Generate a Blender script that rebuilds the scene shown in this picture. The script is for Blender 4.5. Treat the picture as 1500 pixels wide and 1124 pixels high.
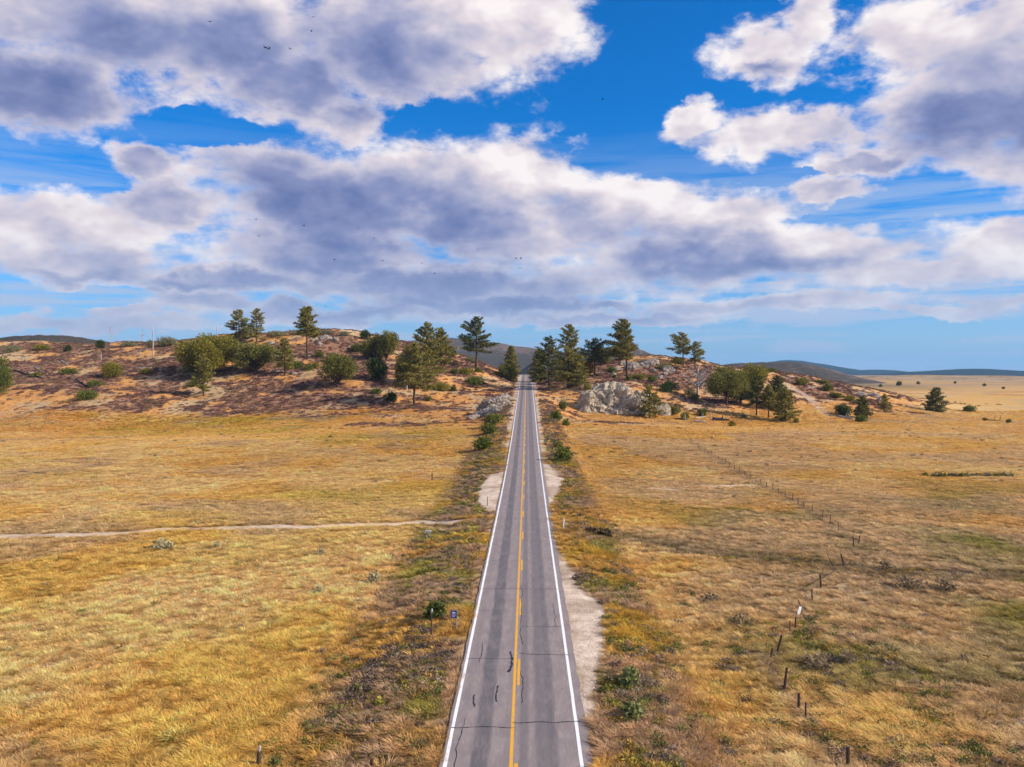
import bpy, math, random
import numpy as np
from mathutils import Vector

for o in list(bpy.data.objects): bpy.data.objects.remove(o)
SC = bpy.context.scene
C = SC.collection
R = math.radians

# ------------------------------------------------------------------ camera
CAM = np.array([0.71, 0.0, 19.7])
F, CX, CY = 1141.0, 750.0, 562.0
YAW, PITCH = R(1.12), R(-0.85)
cam_d = bpy.data.cameras.new('camera'); cam = bpy.data.objects.new('camera', cam_d); C.objects.link(cam)
cam.location = CAM; cam.rotation_euler = (R(90)+PITCH, 0, YAW)
cam_d.sensor_width = 36; cam_d.lens = 36*F/1500; cam_d.clip_start = 0.5; cam_d.clip_end = 60000
SC.camera = cam

def rays(px, py):
    """camera pixel (photo units) -> world direction with unit forward depth"""
    px, py = np.atleast_1d(px).astype(float), np.atleast_1d(py).astype(float)
    a, b = (px-CX)/F, (CY-py)/F
    fwd = math.cos(PITCH) - b*math.sin(PITCH)
    up = math.sin(PITCH) + b*math.cos(PITCH)
    x = a*math.cos(YAW) - fwd*math.sin(YAW)
    y = a*math.sin(YAW) + fwd*math.cos(YAW)
    return np.stack([x, y, up], -1)
def at(px, py, depth):
    return CAM + rays(px, py)*np.atleast_1d(depth)[:, None]

# ------------------------------------------------------------------ sun, exposure
SUN_EL, SUN_AZ = R(31), R(101)          # azimuth clockwise from +Y
sv = Vector((math.sin(SUN_AZ)*math.cos(SUN_EL), math.cos(SUN_AZ)*math.cos(SUN_EL), math.sin(SUN_EL)))
sd = bpy.data.lights.new('sun', 'SUN'); sun = bpy.data.objects.new('sun', sd); C.objects.link(sun)
sd.energy = 4.8; sd.angle = R(0.53); sd.color = (1.0, 0.90, 0.76)
sun.rotation_euler = sv.to_track_quat('Z', 'Y').to_euler()
sun.location = (200, 0, 150)
SC.view_settings.view_transform = 'Standard'; SC.view_settings.look = 'None'
SC.view_settings.exposure = 0.46; SC.view_settings.gamma = 1.0; SC.view_settings.use_curve_mapping = False
SC.cycles.use_denoising = True
SC.cycles.max_bounces = 4; SC.cycles.diffuse_bounces = 2; SC.cycles.use_adaptive_sampling = True; SC.cycles.adaptive_threshold = .02; SC.cycles.transparent_max_bounces = 4
SC.cycles.volume_bounces = 0

# ------------------------------------------------------------------ world: sky + clouds
W = bpy.data.worlds.new('World'); SC.world = W; W.use_nodes = True
class NT:
    def __init__(s, tree): s.t = tree; s.n = tree.nodes; s.l = tree.links
    def put(s, sock, v):
        if isinstance(v, bpy.types.NodeSocket): s.l.new(v, sock)
        else: sock.default_value = v
    def m(s, op, a, b=None, c=None, clamp=False):
        n = s.n.new('ShaderNodeMath'); n.operation = op; n.use_clamp = clamp
        s.put(n.inputs[0], a)
        if b is not None: s.put(n.inputs[1], b)
        if c is not None: s.put(n.inputs[2], c)
        return n.outputs[0]
    def v(s, op, a, b=None, out=0):
        n = s.n.new('ShaderNodeVectorMath'); n.operation = op
        s.put(n.inputs[0], a)
        if b is not None: s.put(n.inputs[1], b)
        return n.outputs[out]
    def xyz(s, x, y, z):
        n = s.n.new('ShaderNodeCombineXYZ')
        for i, q in enumerate((x, y, z)): s.put(n.inputs[i], q)
        return n.outputs[0]
    def sep(s, vec):
        n = s.n.new('ShaderNodeSeparateXYZ'); s.l.new(vec, n.inputs[0]); return n.outputs
    def noise(s, vec, scale, detail=4, rough=0.5, dist=0.0, lac=2.0):
        n = s.n.new('ShaderNodeTexNoise'); s.l.new(vec, n.inputs['Vector'])
        n.inputs['Scale'].default_value = scale; n.inputs['Detail'].default_value = detail
        n.inputs['Roughness'].default_value = rough; n.inputs['Distortion'].default_value = dist
        n.inputs['Lacunarity'].default_value = lac
        return n.outputs['Fac']
    def ramp(s, v, a, b, c=0.0, d=1.0, smooth=True):
        n = s.n.new('ShaderNodeMapRange'); n.interpolation_type = 'SMOOTHSTEP' if smooth else 'LINEAR'
        s.put(n.inputs[0], v)
        for i, q in enumerate((a, b, c, d)): s.put(n.inputs[i+1], q)
        return n.outputs[0]
    def mix(s, f, a, b, blend='MIX'):
        n = s.n.new('ShaderNodeMix'); n.data_type = 'RGBA'; n.blend_type = blend
        s.put(n.inputs[0], f)
        for sock, q in ((n.inputs[6], a), (n.inputs[7], b)):
            if isinstance(q, (tuple, list)): q = (*q[:3], 1.0)
            s.put(sock, q)
        return n.outputs[2]

def sky_uv(px, py):
    d = rays(px, py)[0]; d = d/np.linalg.norm(d)
    return math.atan2(d[0], d[1]), math.asin(d[2])
# cumulus masses: photo centre, photo half-size (turned to azimuth/elevation), height
CLOUDS = [(180,20,330,120),(60,130,190,75),(330,60,220,100),(560,60,260,110),(760,30,150,85),(430,120,150,75),
 (520,175,70,40),(215,234,55,27),(90,330,190,48),(-60,330,160,60),(250,300,110,48),(110,385,180,34),(380,250,120,60),(470,300,220,85),(620,270,180,80),(770,265,120,75),
 (700,330,200,75),(480,370,250,60),(860,320,150,70),(930,285,110,34),(1040,320,160,48),(1060,375,240,58),(1230,370,160,46),(1350,400,170,38),(1460,350,120,46),
 (1120,75,85,52),(1185,20,55,52),(1010,180,70,34),(1110,195,120,42),(1200,195,70,45),(1330,60,110,80),(1440,60,170,110),(1420,170,190,90),(1560,180,200,140),(1260,240,110,24),(1210,285,75,20),
 (190,456,75,15),(300,440,95,22),(235,432,55,18),(80,465,100,16),(880,446,60,14),(640,415,300,42),(130,474,230,15),(470,462,230,22),(900,468,200,13),(1150,446,240,18),(1390,448,190,13),(330,412,170,24),(720,446,260,24),(-350,200,220,80),(1800,330,220,70),(1850,90,200,90),(300,-180,400,90),(1100,-200,350,80)]
HOLES = [(940,130,60,70),(300,190,105,26),(1150,258,60,10),(1260,310,120,16),(140,262,60,14),(150,432,110,16),(640,165,60,18)]
DARKS = [(60,110,430,135),(-80,160,300,90),(470,100,270,90),(560,130,140,60),(1430,195,225,95),(450,290,230,72),(560,335,300,60),(700,405,480,52),(680,440,420,40),(960,365,150,34),(1010,400,260,30),(180,410,200,16),(1120,100,60,16)]  # grey cloud undersides, their shade painted into the cloud colour
def field_group(name, blobs, k):
    g = bpy.data.node_groups.new(name, 'ShaderNodeTree')
    g.interface.new_socket('uv', in_out='INPUT', socket_type='NodeSocketVector')
    g.interface.new_socket('f', in_out='OUTPUT', socket_type='NodeSocketFloat')
    t = NT(g); gi = g.nodes.new('NodeGroupInput'); go = g.nodes.new('NodeGroupOutput')
    acc = None
    for (px, py, rx, ry) in blobs:
        u, w = sky_uv(px, py)
        cs = 1.0/(1+((px-CX)/F)**2+((py-CY)/F)**2)**0.5
        iu, iw = 1/(rx/F*cs), 1/(ry/F*cs)
        n = g.nodes.new('ShaderNodeVectorMath'); n.operation = 'MULTIPLY_ADD'; g.links.new(gi.outputs[0], n.inputs[0])
        n.inputs[1].default_value = (iu, iw, 0); n.inputs[2].default_value = (-u*iu, -w*iw, 0)
        e = t.v('LENGTH', n.outputs[0], out=1)
        acc = e if acc is None else t.m('SMOOTH_MIN', acc, e, k)
    acc = t.m('SUBTRACT', 1.0, acc)
    g.links.new(acc, go.inputs[0]); return g
def build_world():
    t = NT(W.node_tree); t.n.clear()
    tc = t.n.new('ShaderNodeTexCoord'); D = tc.outputs['Generated']
    x, y, z = t.sep(D)
    az = t.m('ARCTAN2', x, y); el = t.m('ARCSINE', z)
    nv = t.v('MULTIPLY', D, (1, 1, 1.7))
    big = t.noise(nv, 3.2, 3, 0.55)
    warp = t.noise(t.v('ADD', nv, (5.2, 1.3, 7.7)), 11.0, 5, 0.62)
    warp2 = t.noise(t.v('ADD', nv, (1.2, 8.3, 2.7)), 11.0, 5, 0.62)
    uv0 = t.xyz(t.m('ADD', az, t.m('MULTIPLY', t.m('SUBTRACT', warp, .5), .10)), t.m('ADD', el, t.m('MULTIPLY', t.m('SUBTRACT', warp2, .5), .065)), 0.0)
    gC, gH, gD = field_group('cloud_masses', CLOUDS, .22), field_group('cloud_gaps', HOLES, .1), field_group('cloud_base_shade', DARKS, .3)
    def call(g, uv):
        n = t.n.new('ShaderNodeGroup'); n.node_tree = g; t.l.new(uv, n.inputs[0]); return n.outputs[0]
    # away from the photographed part of the sky the masses come from the same kind of noise
    out = t.m('MAXIMUM', t.ramp(t.m('ABSOLUTE', az), .75, 1.05), t.ramp(el, .62, .85))
    far = t.m('MULTIPLY', t.m('SUBTRACT', big, .47), 4.0)
    c0 = call(gC, uv0)
    base = t.m('MULTIPLY_ADD', out, t.m('SUBTRACT', far, c0), c0)
    base = t.m('MINIMUM', base, .75)
    def fb(off, detail):
        return t.noise(t.v('ADD', nv, (off[0], 0, off[1]*1.7)) if off else nv, 13.0, detail, 0.58, .15)
    lo0, lo1 = fb(None, 3), fb((.030, .020), 3)
    hi = fb(None, 9); n2 = t.noise(t.v('ADD', nv, (3, 4, 5)), 34.0, 5, 0.6)
    hole = t.m('MULTIPLY', t.m('MAXIMUM', t.m('ADD', call(gH, uv0), t.m('MULTIPLY', t.m('SUBTRACT', hi, .5), 2.2)), 0.0), 1.3)
    d0 = t.m('ADD', base, t.m('MULTIPLY', t.m('SUBTRACT', hi, .52), 1.7))
    d0 = t.m('SUBTRACT', t.m('ADD', d0, t.m('MULTIPLY', t.m('SUBTRACT', n2, .5), .5)), hole)
    alpha = t.ramp(d0, -.10, .42)
    lit = t.m('MULTIPLY_ADD', t.m('SUBTRACT', lo0, lo1), 0.95, .82)  # sunward relief shading worked into the cloud colour
    lit = t.m('ADD', lit, t.m('MULTIPLY', t.m('SUBTRACT', hi, .5), .13))
    lit = t.m('ADD', lit, t.m('MULTIPLY', t.ramp(d0, .7, .1), .10))
    dk = t.ramp(t.m('ADD', call(gD, uv0), t.m('MULTIPLY', t.m('SUBTRACT', lo0, .5), .35)), -.55, .70)
    dk = t.m('MULTIPLY', dk, t.ramp(t.m('ADD', base, t.m('MULTIPLY', t.m('SUBTRACT', lo0, .52), 1.3)), -.05, .8))
    far_dk = t.m('MULTIPLY', t.ramp(big, .52, .66), .7)
    dk = t.m('MULTIPLY_ADD', out, t.m('SUBTRACT', far_dk, dk), dk)
    lit = t.m('SUBTRACT', lit, t.m('MULTIPLY', dk, .66), clamp=True)
    cr = t.n.new('ShaderNodeValToRGB'); t.l.new(lit, cr.inputs[0]); e = cr.color_ramp.elements
    e[0].position = .05; e[0].color = (.14, .185, .40, 1); e[1].position = .98; e[1].color = (1.0, .93, .92, 1)
    for p, c in ((.30, (.255, .29, .51)), (.55, (.48, .475, .63)), (.78, (.77, .69, .74))):
        q = e.new(p); q.color = (*c, 1)
    low = t.ramp(el, .02, .17)                       # haze of the air between, mixed into the colour of low clouds
    cc = t.mix(low, (.38, .48, .70), cr.outputs[0]); cc = t.mix(.35, cc, cr.outputs[0])
    sky = t.n.new('ShaderNodeTexSky'); sky.sky_type = 'NISHITA'; sky.sun_disc = False
    sky.sun_elevation = SUN_EL; sky.sun_rotation = SUN_AZ; sky.air_density = 1.0; sky.dust_density = .3; sky.ozone_density = 3.0
    hs = t.n.new('ShaderNodeHueSaturation'); hs.inputs['Saturation'].default_value = 1.12; hs.inputs['Value'].default_value = 1.0
    t.l.new(t.mix(1.0, sky.outputs[0], (.48, .97, 1.55), 'MULTIPLY'), hs.inputs['Color'])
    # thin stratus veil low over the horizon
    sv_ = t.noise(t.v('MULTIPLY', D, (2.2, 2.2, 26)), 2.6, 5, .55, .3)
    veil = t.m('MULTIPLY', t.ramp(sv_, .31, .62), t.m('MULTIPLY', t.ramp(el, .32, .10), .92))
    veil = t.m('MAXIMUM', veil, t.m('MULTIPLY', t.ramp(el, .16, .0), .55))
    b1 = t.n.new('ShaderNodeBackground'); t.l.new(hs.outputs[0], b1.inputs[0]); b1.inputs[1].default_value = SKY
    b2 = t.n.new('ShaderNodeBackground'); t.l.new(cc, b2.inputs[0]); b2.inputs[1].default_value = 0.74
    b3 = t.n.new('ShaderNodeBackground'); b3.inputs[0].default_value = (.44, .52, .70, 1); b3.inputs[1].default_value = 0.82
    def mixs(f, a, b):
        n = t.n.new('ShaderNodeMixShader'); t.l.new(f, n.inputs[0]); t.l.new(a, n.inputs[1]); t.l.new(b, n.inputs[2]); return n.outputs[0]
    s = mixs(veil, b1.outputs[0], b3.outputs[0]); s = mixs(alpha, s, b2.outputs[0])
    o = t.n.new('ShaderNodeOutputWorld'); t.l.new(s, o.inputs[0])
SKY = 0.076
build_world()
W.cycles.sampling_method = 'MANUAL'; W.cycles.sample_map_resolution = 256
# ------------------------------------------------------------------ numpy noise
def _hash(ix, iy, seed):
    h = (ix.astype(np.int64)*374761393 + iy.astype(np.int64)*668265263 + seed*982451653) & 0xffffffff
    h = ((h ^ (h >> 13))*1274126177) & 0xffffffff
    return ((h ^ (h >> 16)) & 0xffff)/65535.0
def vnoise(x, y, seed=0):
    ix, iy = np.floor(x), np.floor(y); fx, fy = x-ix, y-iy
    fx, fy = fx*fx*(3-2*fx), fy*fy*(3-2*fy)
    ix, iy = ix.astype(np.int64), iy.astype(np.int64)
    a, b, c, d = _hash(ix, iy, seed), _hash(ix+1, iy, seed), _hash(ix, iy+1, seed), _hash(ix+1, iy+1, seed)
    return (a*(1-fx)+b*fx)*(1-fy) + (c*(1-fx)+d*fx)*fy
def fbm(x, y, scale, octv=4, seed=0, gain=.5):
    x, y = np.asarray(x, float)/scale, np.asarray(y, float)/scale
    s = 0; a = 1; tot = 0
    for i in range(octv):
        s = s + a*vnoise(x*2**i + 17.3*i, y*2**i - 9.1*i, seed+i); tot += a; a *= gain
    return s/tot
def sst(v, a, b):
    t = np.clip((v-a)/(b-a), 0, 1); return t*t*(3-2*t)

# ------------------------------------------------------------------ terrain height
ROAD_Y = np.array([-200, 110, 150, 180, 210, 240, 285, 341, 420, 510, 545, 575, 620, 700, 1000, 3000, 30000])
ROAD_Z = np.array([0, 0, .35, 1.1, 2.2, 3.7, 5.9, 8.6, 12.6, 16.9, 17.9, 17.6, 15.5, 9.5, -2, -3, -3.])
_ry = np.arange(-200, 3000, 2.0); _rz = np.interp(_ry, ROAD_Y, ROAD_Z)
_rz = np.convolve(np.pad(_rz, 10, mode='edge'), np.ones(21)/21, 'valid')
def road_z(y): return np.interp(y, _ry, _rz)
CP = [(0,628,300),(100,616,320),(200,604,340),(300,602,345),(450,612,322),(560,612,300),(640,618,278),(680,622,262),(-150,632,300),(-350,632,300),
 (607,593,345),(494,567,372),(570,583,358),(450,526,432),(417,551,398),(553,556,388),(698,540,440),(628,568,378),(298,580,365),(303,548,405),(370,545,405),(350,500,462),(376,504,462),
 (430,484,485),(500,488,485),(560,499,485),(620,512,485),(660,519,488),(700,533,485),(735,551,470),(250,503,492),(162,507,485),(60,511,480),(0,507,480),(-150,507,480),(-350,512,470),(0,560,395),(-150,562,395),(-350,565,395),(130,580,367),(200,540,418),(100,535,425),(720,562,415),(650,575,372),
 (895,604,332),(950,612,328),(850,600,335),(871,550,430),(912,554,425),(832,568,388),(803,566,395),(1000,535,450),(1018,539,447),(895,556,385),(850,535,470),
 (900,530,475),(960,523,465),(1050,533,465),(1100,542,465),(1190,553,468),(1280,570,465),(1350,588,455),(1400,598,442),(1022,580,392),(1064,592,368),(1125,611,342),(1150,617,332),(1262,613,348),(1296,603,378),(1370,603,412),(980,574,395),(1072,622,320),(1200,576,412),(1235,601,376),(1500,600,435),(1700,600,435)]
def build_tps():
    a = np.array(CP, float); P = at(a[:, 0], a[:, 1], a[:, 2])
    extra = []
    for x in range(-600, 601, 100):
        for y in (-120, 0, 90, 170): extra.append((x, y, -1.2))
        if abs(x) > 30: extra.append((x, 225, -1.1))
        if x > 60: extra.append((x, 285, -1.2))
        extra.append((x, 900, -3)); extra.append((x, 1100, -3))
        extra.append((x, 700, 18 if -420 < x < 40 else 2))
        extra.append((x, 600, (34 if x < -60 else 22) if -520 < x < 20 else (14 if x < 140 else 0)))
    for y in (300, 360, 420, 480, 560): extra += [(330 if y > 400 else 260, y, -1.4), (430, y, -1.4), (600, y, -1.5)]
    extra += [(-30, 225, 1.0), (-60, 225, .3), (30, 225, .8), (30, 260, 2.2), (-22, 190, .2), (22, 190, .2)]
    for y in (110, 150): extra += [(-25, y, -.9), (25, y, -1.2), (60, y, -1.2), (-60, y, -1.2)]
    P = np.vstack([P, np.array(extra, float)])
    X = P[:, :2]/100.0
    def K(r2): return np.where(r2 > 1e-12, .5*r2*np.log(np.maximum(r2, 1e-12)), 0)
    n = len(P); r2 = ((X[:, None]-X[None])**2).sum(-1)
    A = np.zeros((n+3, n+3)); A[:n, :n] = K(r2) + np.eye(n)*.02; A[:n, n] = 1; A[:n, n+1:] = X; A[n, :n] = 1; A[n+1:, :n] = X.T
    w = np.linalg.solve(A, np.concatenate([P[:, 2], np.zeros(3)]))
    def ev(x, y):
        sh = np.shape(x); x, y = np.ravel(x)/100.0, np.ravel(y)/100.0; out = np.empty(len(x))
        for i in range(0, len(x), 40000):
            xx, yy = x[i:i+40000], y[i:i+40000]
            rr = (xx[:, None]-X[:, 0])**2 + (yy[:, None]-X[:, 1])**2
            out[i:i+40000] = K(rr)@w[:n] + w[n] + w[n+1]*xx + w[n+2]*yy
        return out.reshape(sh)
    return ev
TPS = build_tps()
def height(x, y):
    x, y = np.broadcast_arrays(np.asarray(x, float), np.asarray(y, float))
    z = np.full(x.shape, -2.0)
    near = (np.abs(x) < 640) & (y > -160) & (y < 1150)
    z[near] = TPS(x[near], y[near])
    w = np.minimum(sst(np.abs(x), 640, 480), np.minimum(sst(y, 1150, 950), sst(y, -160, -60)))
    base = -2.0 - 4*sst(y, 900, 2500)
    z = base + (np.maximum(z, -3.2)-base)*w
    hill = sst(z, 1.0, 9.0)
    # far rolling country
    z = z + (fbm(x, y, 700, 3, 40)-.45)*26*sst(np.hypot(x, y), 900, 2400)*sst(y, 500, 1500)
    # relief: gullies and hummocks on the hills, soft swells on the meadow
    z = z + (fbm(x, y, 38, 4, 3)-.5)*(.35+5.0*hill) + (fbm(x, y, 9, 3, 8)-.5)*(.22+1.1*hill)
    # dry wash on the meadow
    # road corridor
    rz = road_z(y); ax = np.abs(x)
    shoulder = 6.2 + 1.2*(fbm(x*0+3, y, 15, 2, 5)-.5) + np.where(x > 0, .8, 0)
    diff = np.abs(z-rz); reach = 4.0 + diff*2.8
    f = sst(ax, shoulder, shoulder+reach)
    zz = (rz-.05 - .03*np.maximum(ax-4.2, 0)) * (1-f) + z*f
    zz = np.where(ax < 4.0, rz-.14, np.where(ax < 4.5, rz-.06, zz))
    zz = zz + np.where((ax > 4.5), (fbm(x, y, 1.6, 2, 21)-.5)*.10, 0)
    return np.where(y < 1100, zz, z)

def axis(segs):
    out = [segs[0][0]]
    for end, step, g in segs[1:]:
        s = step
        while out[-1] < end: out.append(out[-1]+s); s *= g
    return np.array(out)
_xp = axis([(0,), (12, .5, 1), (60, .8, 1.004), (330, 1.7, 1), (16000, 2.5, 1.085)])
XS = np.concatenate([-_xp[:0:-1], _xp])
YS = axis([(-60,), (28, 4, 1), (130, .8, 1), (520, .8, 1.0052), (18000, 3.5, 1.03)])
GX, GY = np.meshgrid(XS, YS)
GZ = height(GX, GY)
def H(x, y):
    x, y = np.asarray(x, float), np.asarray(y, float)
    i = np.clip(np.searchsorted(XS, x)-1, 0, len(XS)-2); j = np.clip(np.searchsorted(YS, y)-1, 0, len(YS)-2)
    fx = (x-XS[i])/(XS[i+1]-XS[i]); fy = (y-YS[j])/(YS[j+1]-YS[j])
    return (GZ[j, i]*(1-fx)+GZ[j, i+1]*fx)*(1-fy) + (GZ[j+1, i]*(1-fx)+GZ[j+1, i+1]*fx)*fy
_DEP = np.concatenate([np.arange(30, 600, .5), np.arange(600, 1500, 3)])
def hit(px, py, maxd=640):
    """where the line of sight through a photo pixel meets the ground"""
    for dy in np.arange(0, 60, .5):
        d = rays(px, py+dy)[0]; p = CAM + d*_DEP[:, None]
        below = np.nonzero((p[:, 2] < H(p[:, 0], p[:, 1])) & (_DEP < maxd))[0]
        if len(below): break
    k = below[0]; q = p[k]; return np.array([q[0], q[1], float(H(q[0], q[1]))])
def ppm(p): return F/((p[1]-CAM[1])*math.cos(YAW)-(p[0]-CAM[0])*math.sin(YAW))      # photo pixels per metre

def poly_mask(poly, soft):
    """signed-distance mask of a ground polygon (1 inside)"""
    P = np.array([hit(*q)[:2] for q in poly])
    def f(x, y):
        x, y = np.asarray(x, float), np.asarray(y, float)
        out = np.zeros(x.shape); b = (x > P[:, 0].min()-8) & (x < P[:, 0].max()+8) & (y > P[:, 1].min()-8) & (y < P[:, 1].max()+8)
        xx, yy = x[b], y[b]; ins = np.zeros(xx.shape, bool); dd = np.full(xx.shape, 1e9)
        for k in range(len(P)):
            (x0, y0), (x1, y1) = P[k], P[(k+1) % len(P)]
            c = ((y0 > yy) != (y1 > yy)) & (xx < (x1-x0)*(yy-y0)/(y1-y0+1e-12)+x0); ins ^= c
            tt = np.clip(((xx-x0)*(x1-x0)+(yy-y0)*(y1-y0))/((x1-x0)**2+(y1-y0)**2+1e-9), 0, 1)
            dd = np.minimum(dd, np.hypot(xx-x0-tt*(x1-x0), yy-y0-tt*(y1-y0)))
        sd_ = np.where(ins, dd, -dd) + (fbm(xx, yy, 2.5, 3, 61)-.5)*1.6*soft
        out[b] = sst(sd_, -.5*soft, .5*soft); return out
    return f
def line_mask(pts, wid, soft=1.0):
    P = np.array([hit(*q)[:2] for q in pts])
    def f(x, y):
        x, y = np.asarray(x, float), np.asarray(y, float)
        out = np.zeros(x.shape); mg = wid*3+8
        b = (x > P[:, 0].min()-mg) & (x < P[:, 0].max()+mg) & (y > P[:, 1].min()-mg) & (y < P[:, 1].max()+mg)
        xx, yy = x[b], y[b]; dd = np.full(xx.shape, 1e9)
        xw = xx + (fbm(xx, yy, 9, 2, 71)-.5)*3; yw = yy + (fbm(xx, yy, 9, 2, 72)-.5)*3
        for k in range(len(P)-1):
            (x0, y0), (x1, y1) = P[k], P[k+1]
            tt = np.clip(((xw-x0)*(x1-x0)+(yw-y0)*(y1-y0))/((x1-x0)**2+(y1-y0)**2+1e-9), 0, 1)
            dd = np.minimum(dd, np.hypot(xw-x0-tt*(x1-x0), yw-y0-tt*(y1-y0)))
        out[b] = sst(dd, wid*(1+soft), wid*max(1-soft, 0)); return out
    return f
turnouts = [poly_mask([(738,692),(714,697),(702,714),(699,736),(714,750),(729,750)], .7), poly_mask([(795,678),(812,686),(825,702),(821,721),(808,740),(801,740)], .7),
            poly_mask([(812,800),(834,836),(855,864),(889,889),(885,940),(876,1000),(864,1075),(848,1060),(835,930),(820,860)], .6)]
wash = line_mask([(-60,789),(0,787),(110,783),(200,779),(330,776),(430,774),(500,771),(560,768),(620,765),(680,764)], 1.1, .8)
wash_r = line_mask([(825,718),(900,719),(1010,716),(1100,712),(1170,708)], 1.6, .9)
creek = line_mask([(850,775),(900,782),(960,795),(1040,808),(1120,820),(1200,826),(1290,838),(1400,845),(1520,850)], 2.0, .9)
green_r = poly_mask([(828,790),(842,800),(870,840),(893,880),(935,885),(900,850),(872,815),(850,785)], 1.2)
slab_pale = line_mask([(1158,568),(1180,580),(1200,597),(1216,609)], 2.2, .8)
fence_trail = line_mask([(1014,650),(1045,668),(1080,690),(1125,715),(1180,742),(1225,775),(1252,795)], .9, .8)
fence_trail2 = line_mask([(1128,967),(1140,1000),(1165,1040),(1195,1075),(1220,1124)], .35, .8)

def col(*c): return np.array(c, float)
def lerp(a, b, t): return a + (b-a)*np.asarray(t)[..., None]
def masks(x, y, z):
    n1, n2, n3 = fbm(x, y, 45, 4, 101), fbm(x, y, 16, 4, 102), fbm(x, y, 5, 3, 103)
    ax = np.abs(x)
    left = x < 0
    hill = sst(z - 9*(n2-.5) - 6*(n1-.5), 1.0, 4.0)*sst(y, 225, 300)*sst(y, 1400, 900)
    scrub = hill*sst(.55*fbm(x, y, 22, 3, 104)+.45*fbm(x, y, 6, 3, 105)+.10*sst(z, 4, 16), .50, .60)
    dirt = np.maximum.reduce([t(x, y) for t in turnouts] + [wash(x, y)*.95])
    dirt = np.maximum(dirt, wash_r(x, y)*.5*sst(n3, .35, .6))
    dirt = np.maximum(dirt, sst(y, 130, 200)*sst(ax, 6.3, 4.6)*(ax > 3.5)*(y < 640)*sst(n3+.25*sst(y, 150, 250), .52, .68)*.8)
    bank = np.where(left, sst(ax, 15, 9+3*n2), sst(ax, 13, 8+3*n2))*sst(y, 560, 480)
    return dict(n1=n1, n2=n2, n3=n3, hill=hill, scrub=scrub, dirt=dirt, bank=bank, left=left)
def ground_colour(x, y, z, M=None):
    M = M or masks(x, y, z); n1, n2, n3 = M['n1'], M['n2'], M['n3']
    gold, straw, orange, lime, brown, dust = col(.58,.358,.112), col(.61,.415,.19), col(.55,.275,.055), col(.36,.30,.04), col(.25,.175,.085), col(.45,.335,.205)
    c = lerp(np.broadcast_to(gold, (*np.shape(x), 3)), straw, sst(n2, .42, .62))
    # far meadow at the foot of the hills is orange
    c = lerp(c, orange, np.clip(sst(y, 180, 320)*sst(n2*.6+n1*.4, .45, .58)*np.where(M['left'], .75, .45), 0, 1))
    left_green = np.where(M['left'], sst(n1, .54, .68)*sst(y, 60, 120)*.42 + sst(fbm(x, y, 30, 3, 131), .55, .70)*.25, 0)
    c = lerp(c, lime, np.clip(left_green, 0, .85))
    # pasture beyond the fence and the damp ground: browner, greener
    rb = np.where(M['left'], 0, sst(x + (n1-.5)*30, 8, 34)*sst(y + (n2-.5)*60, 175, 95))
    c = lerp(c, brown*1.35, rb*np.clip(.35+sst(n2, .42, .60), 0, .85))
    c = lerp(c, col(.19,.19,.035), rb*sst(fbm(x, y, 14, 4, 133), .53, .64)*.75)
    c = lerp(c, dust, np.where(M['left'], 0, sst(fbm(x, y, 24, 3, 135), .54, .66)*.6*sst(x, 4, 20)))
    c = lerp(c, dust*.85, np.where(M['left'], sst(fbm(x, y, 20, 3, 137), .60, .70)*.55, 0))
    c = lerp(c, col(.20,.15,.085), creek(x, y)*.75)
    c = lerp(c, col(.22,.22,.03), green_r(x, y)*.85)
    # road banks: brown litter with green and yellow weeds
    b = M['bank']
    c = lerp(c, col(.30,.205,.135), b*.85*sst(y, 230, 150))
    c = lerp(c, col(.27,.25,.04), b*sst(n3*.5+n2*.5, .50, .62)*.8)
    c = lerp(c, col(.44,.26,.04), b*sst(fbm(x, y, 7, 3, 139), .52, .64)*.7)
    c = lerp(c, col(.36,.17,.10), b*sst(y, 190, 250)*sst(n2, .35, .55)*.7)
    # hills
    soil = lerp(np.broadcast_to(col(.58,.30,.105), (*np.shape(x), 3)), col(.47,.34,.20), sst(fbm(x, y, 14, 3, 141), .45, .66))
    c = lerp(c, soil, M['hill']*.95)
    c = lerp(c, col(.25,.135,.10), M['scrub']*.85)
    c = lerp(c, col(.55,.47,.40), slab_pale(x, y)*.5)
    c = lerp(c, col(.31,.225,.14), np.maximum(fence_trail(x, y)*.55, fence_trail2(x, y)*.8))
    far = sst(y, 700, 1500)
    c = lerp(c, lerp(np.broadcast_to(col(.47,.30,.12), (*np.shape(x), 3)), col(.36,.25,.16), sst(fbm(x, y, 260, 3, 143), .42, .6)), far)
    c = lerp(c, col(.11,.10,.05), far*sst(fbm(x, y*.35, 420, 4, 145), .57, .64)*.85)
    # bare pale ground
    c = lerp(c, lerp(np.broadcast_to(col(.64,.52,.42), (*np.shape(x), 3)), col(.44,.34,.26), sst(fbm(x, y, 3, 3, 147), .4, .65)), M['dirt'])
    return c

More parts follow.
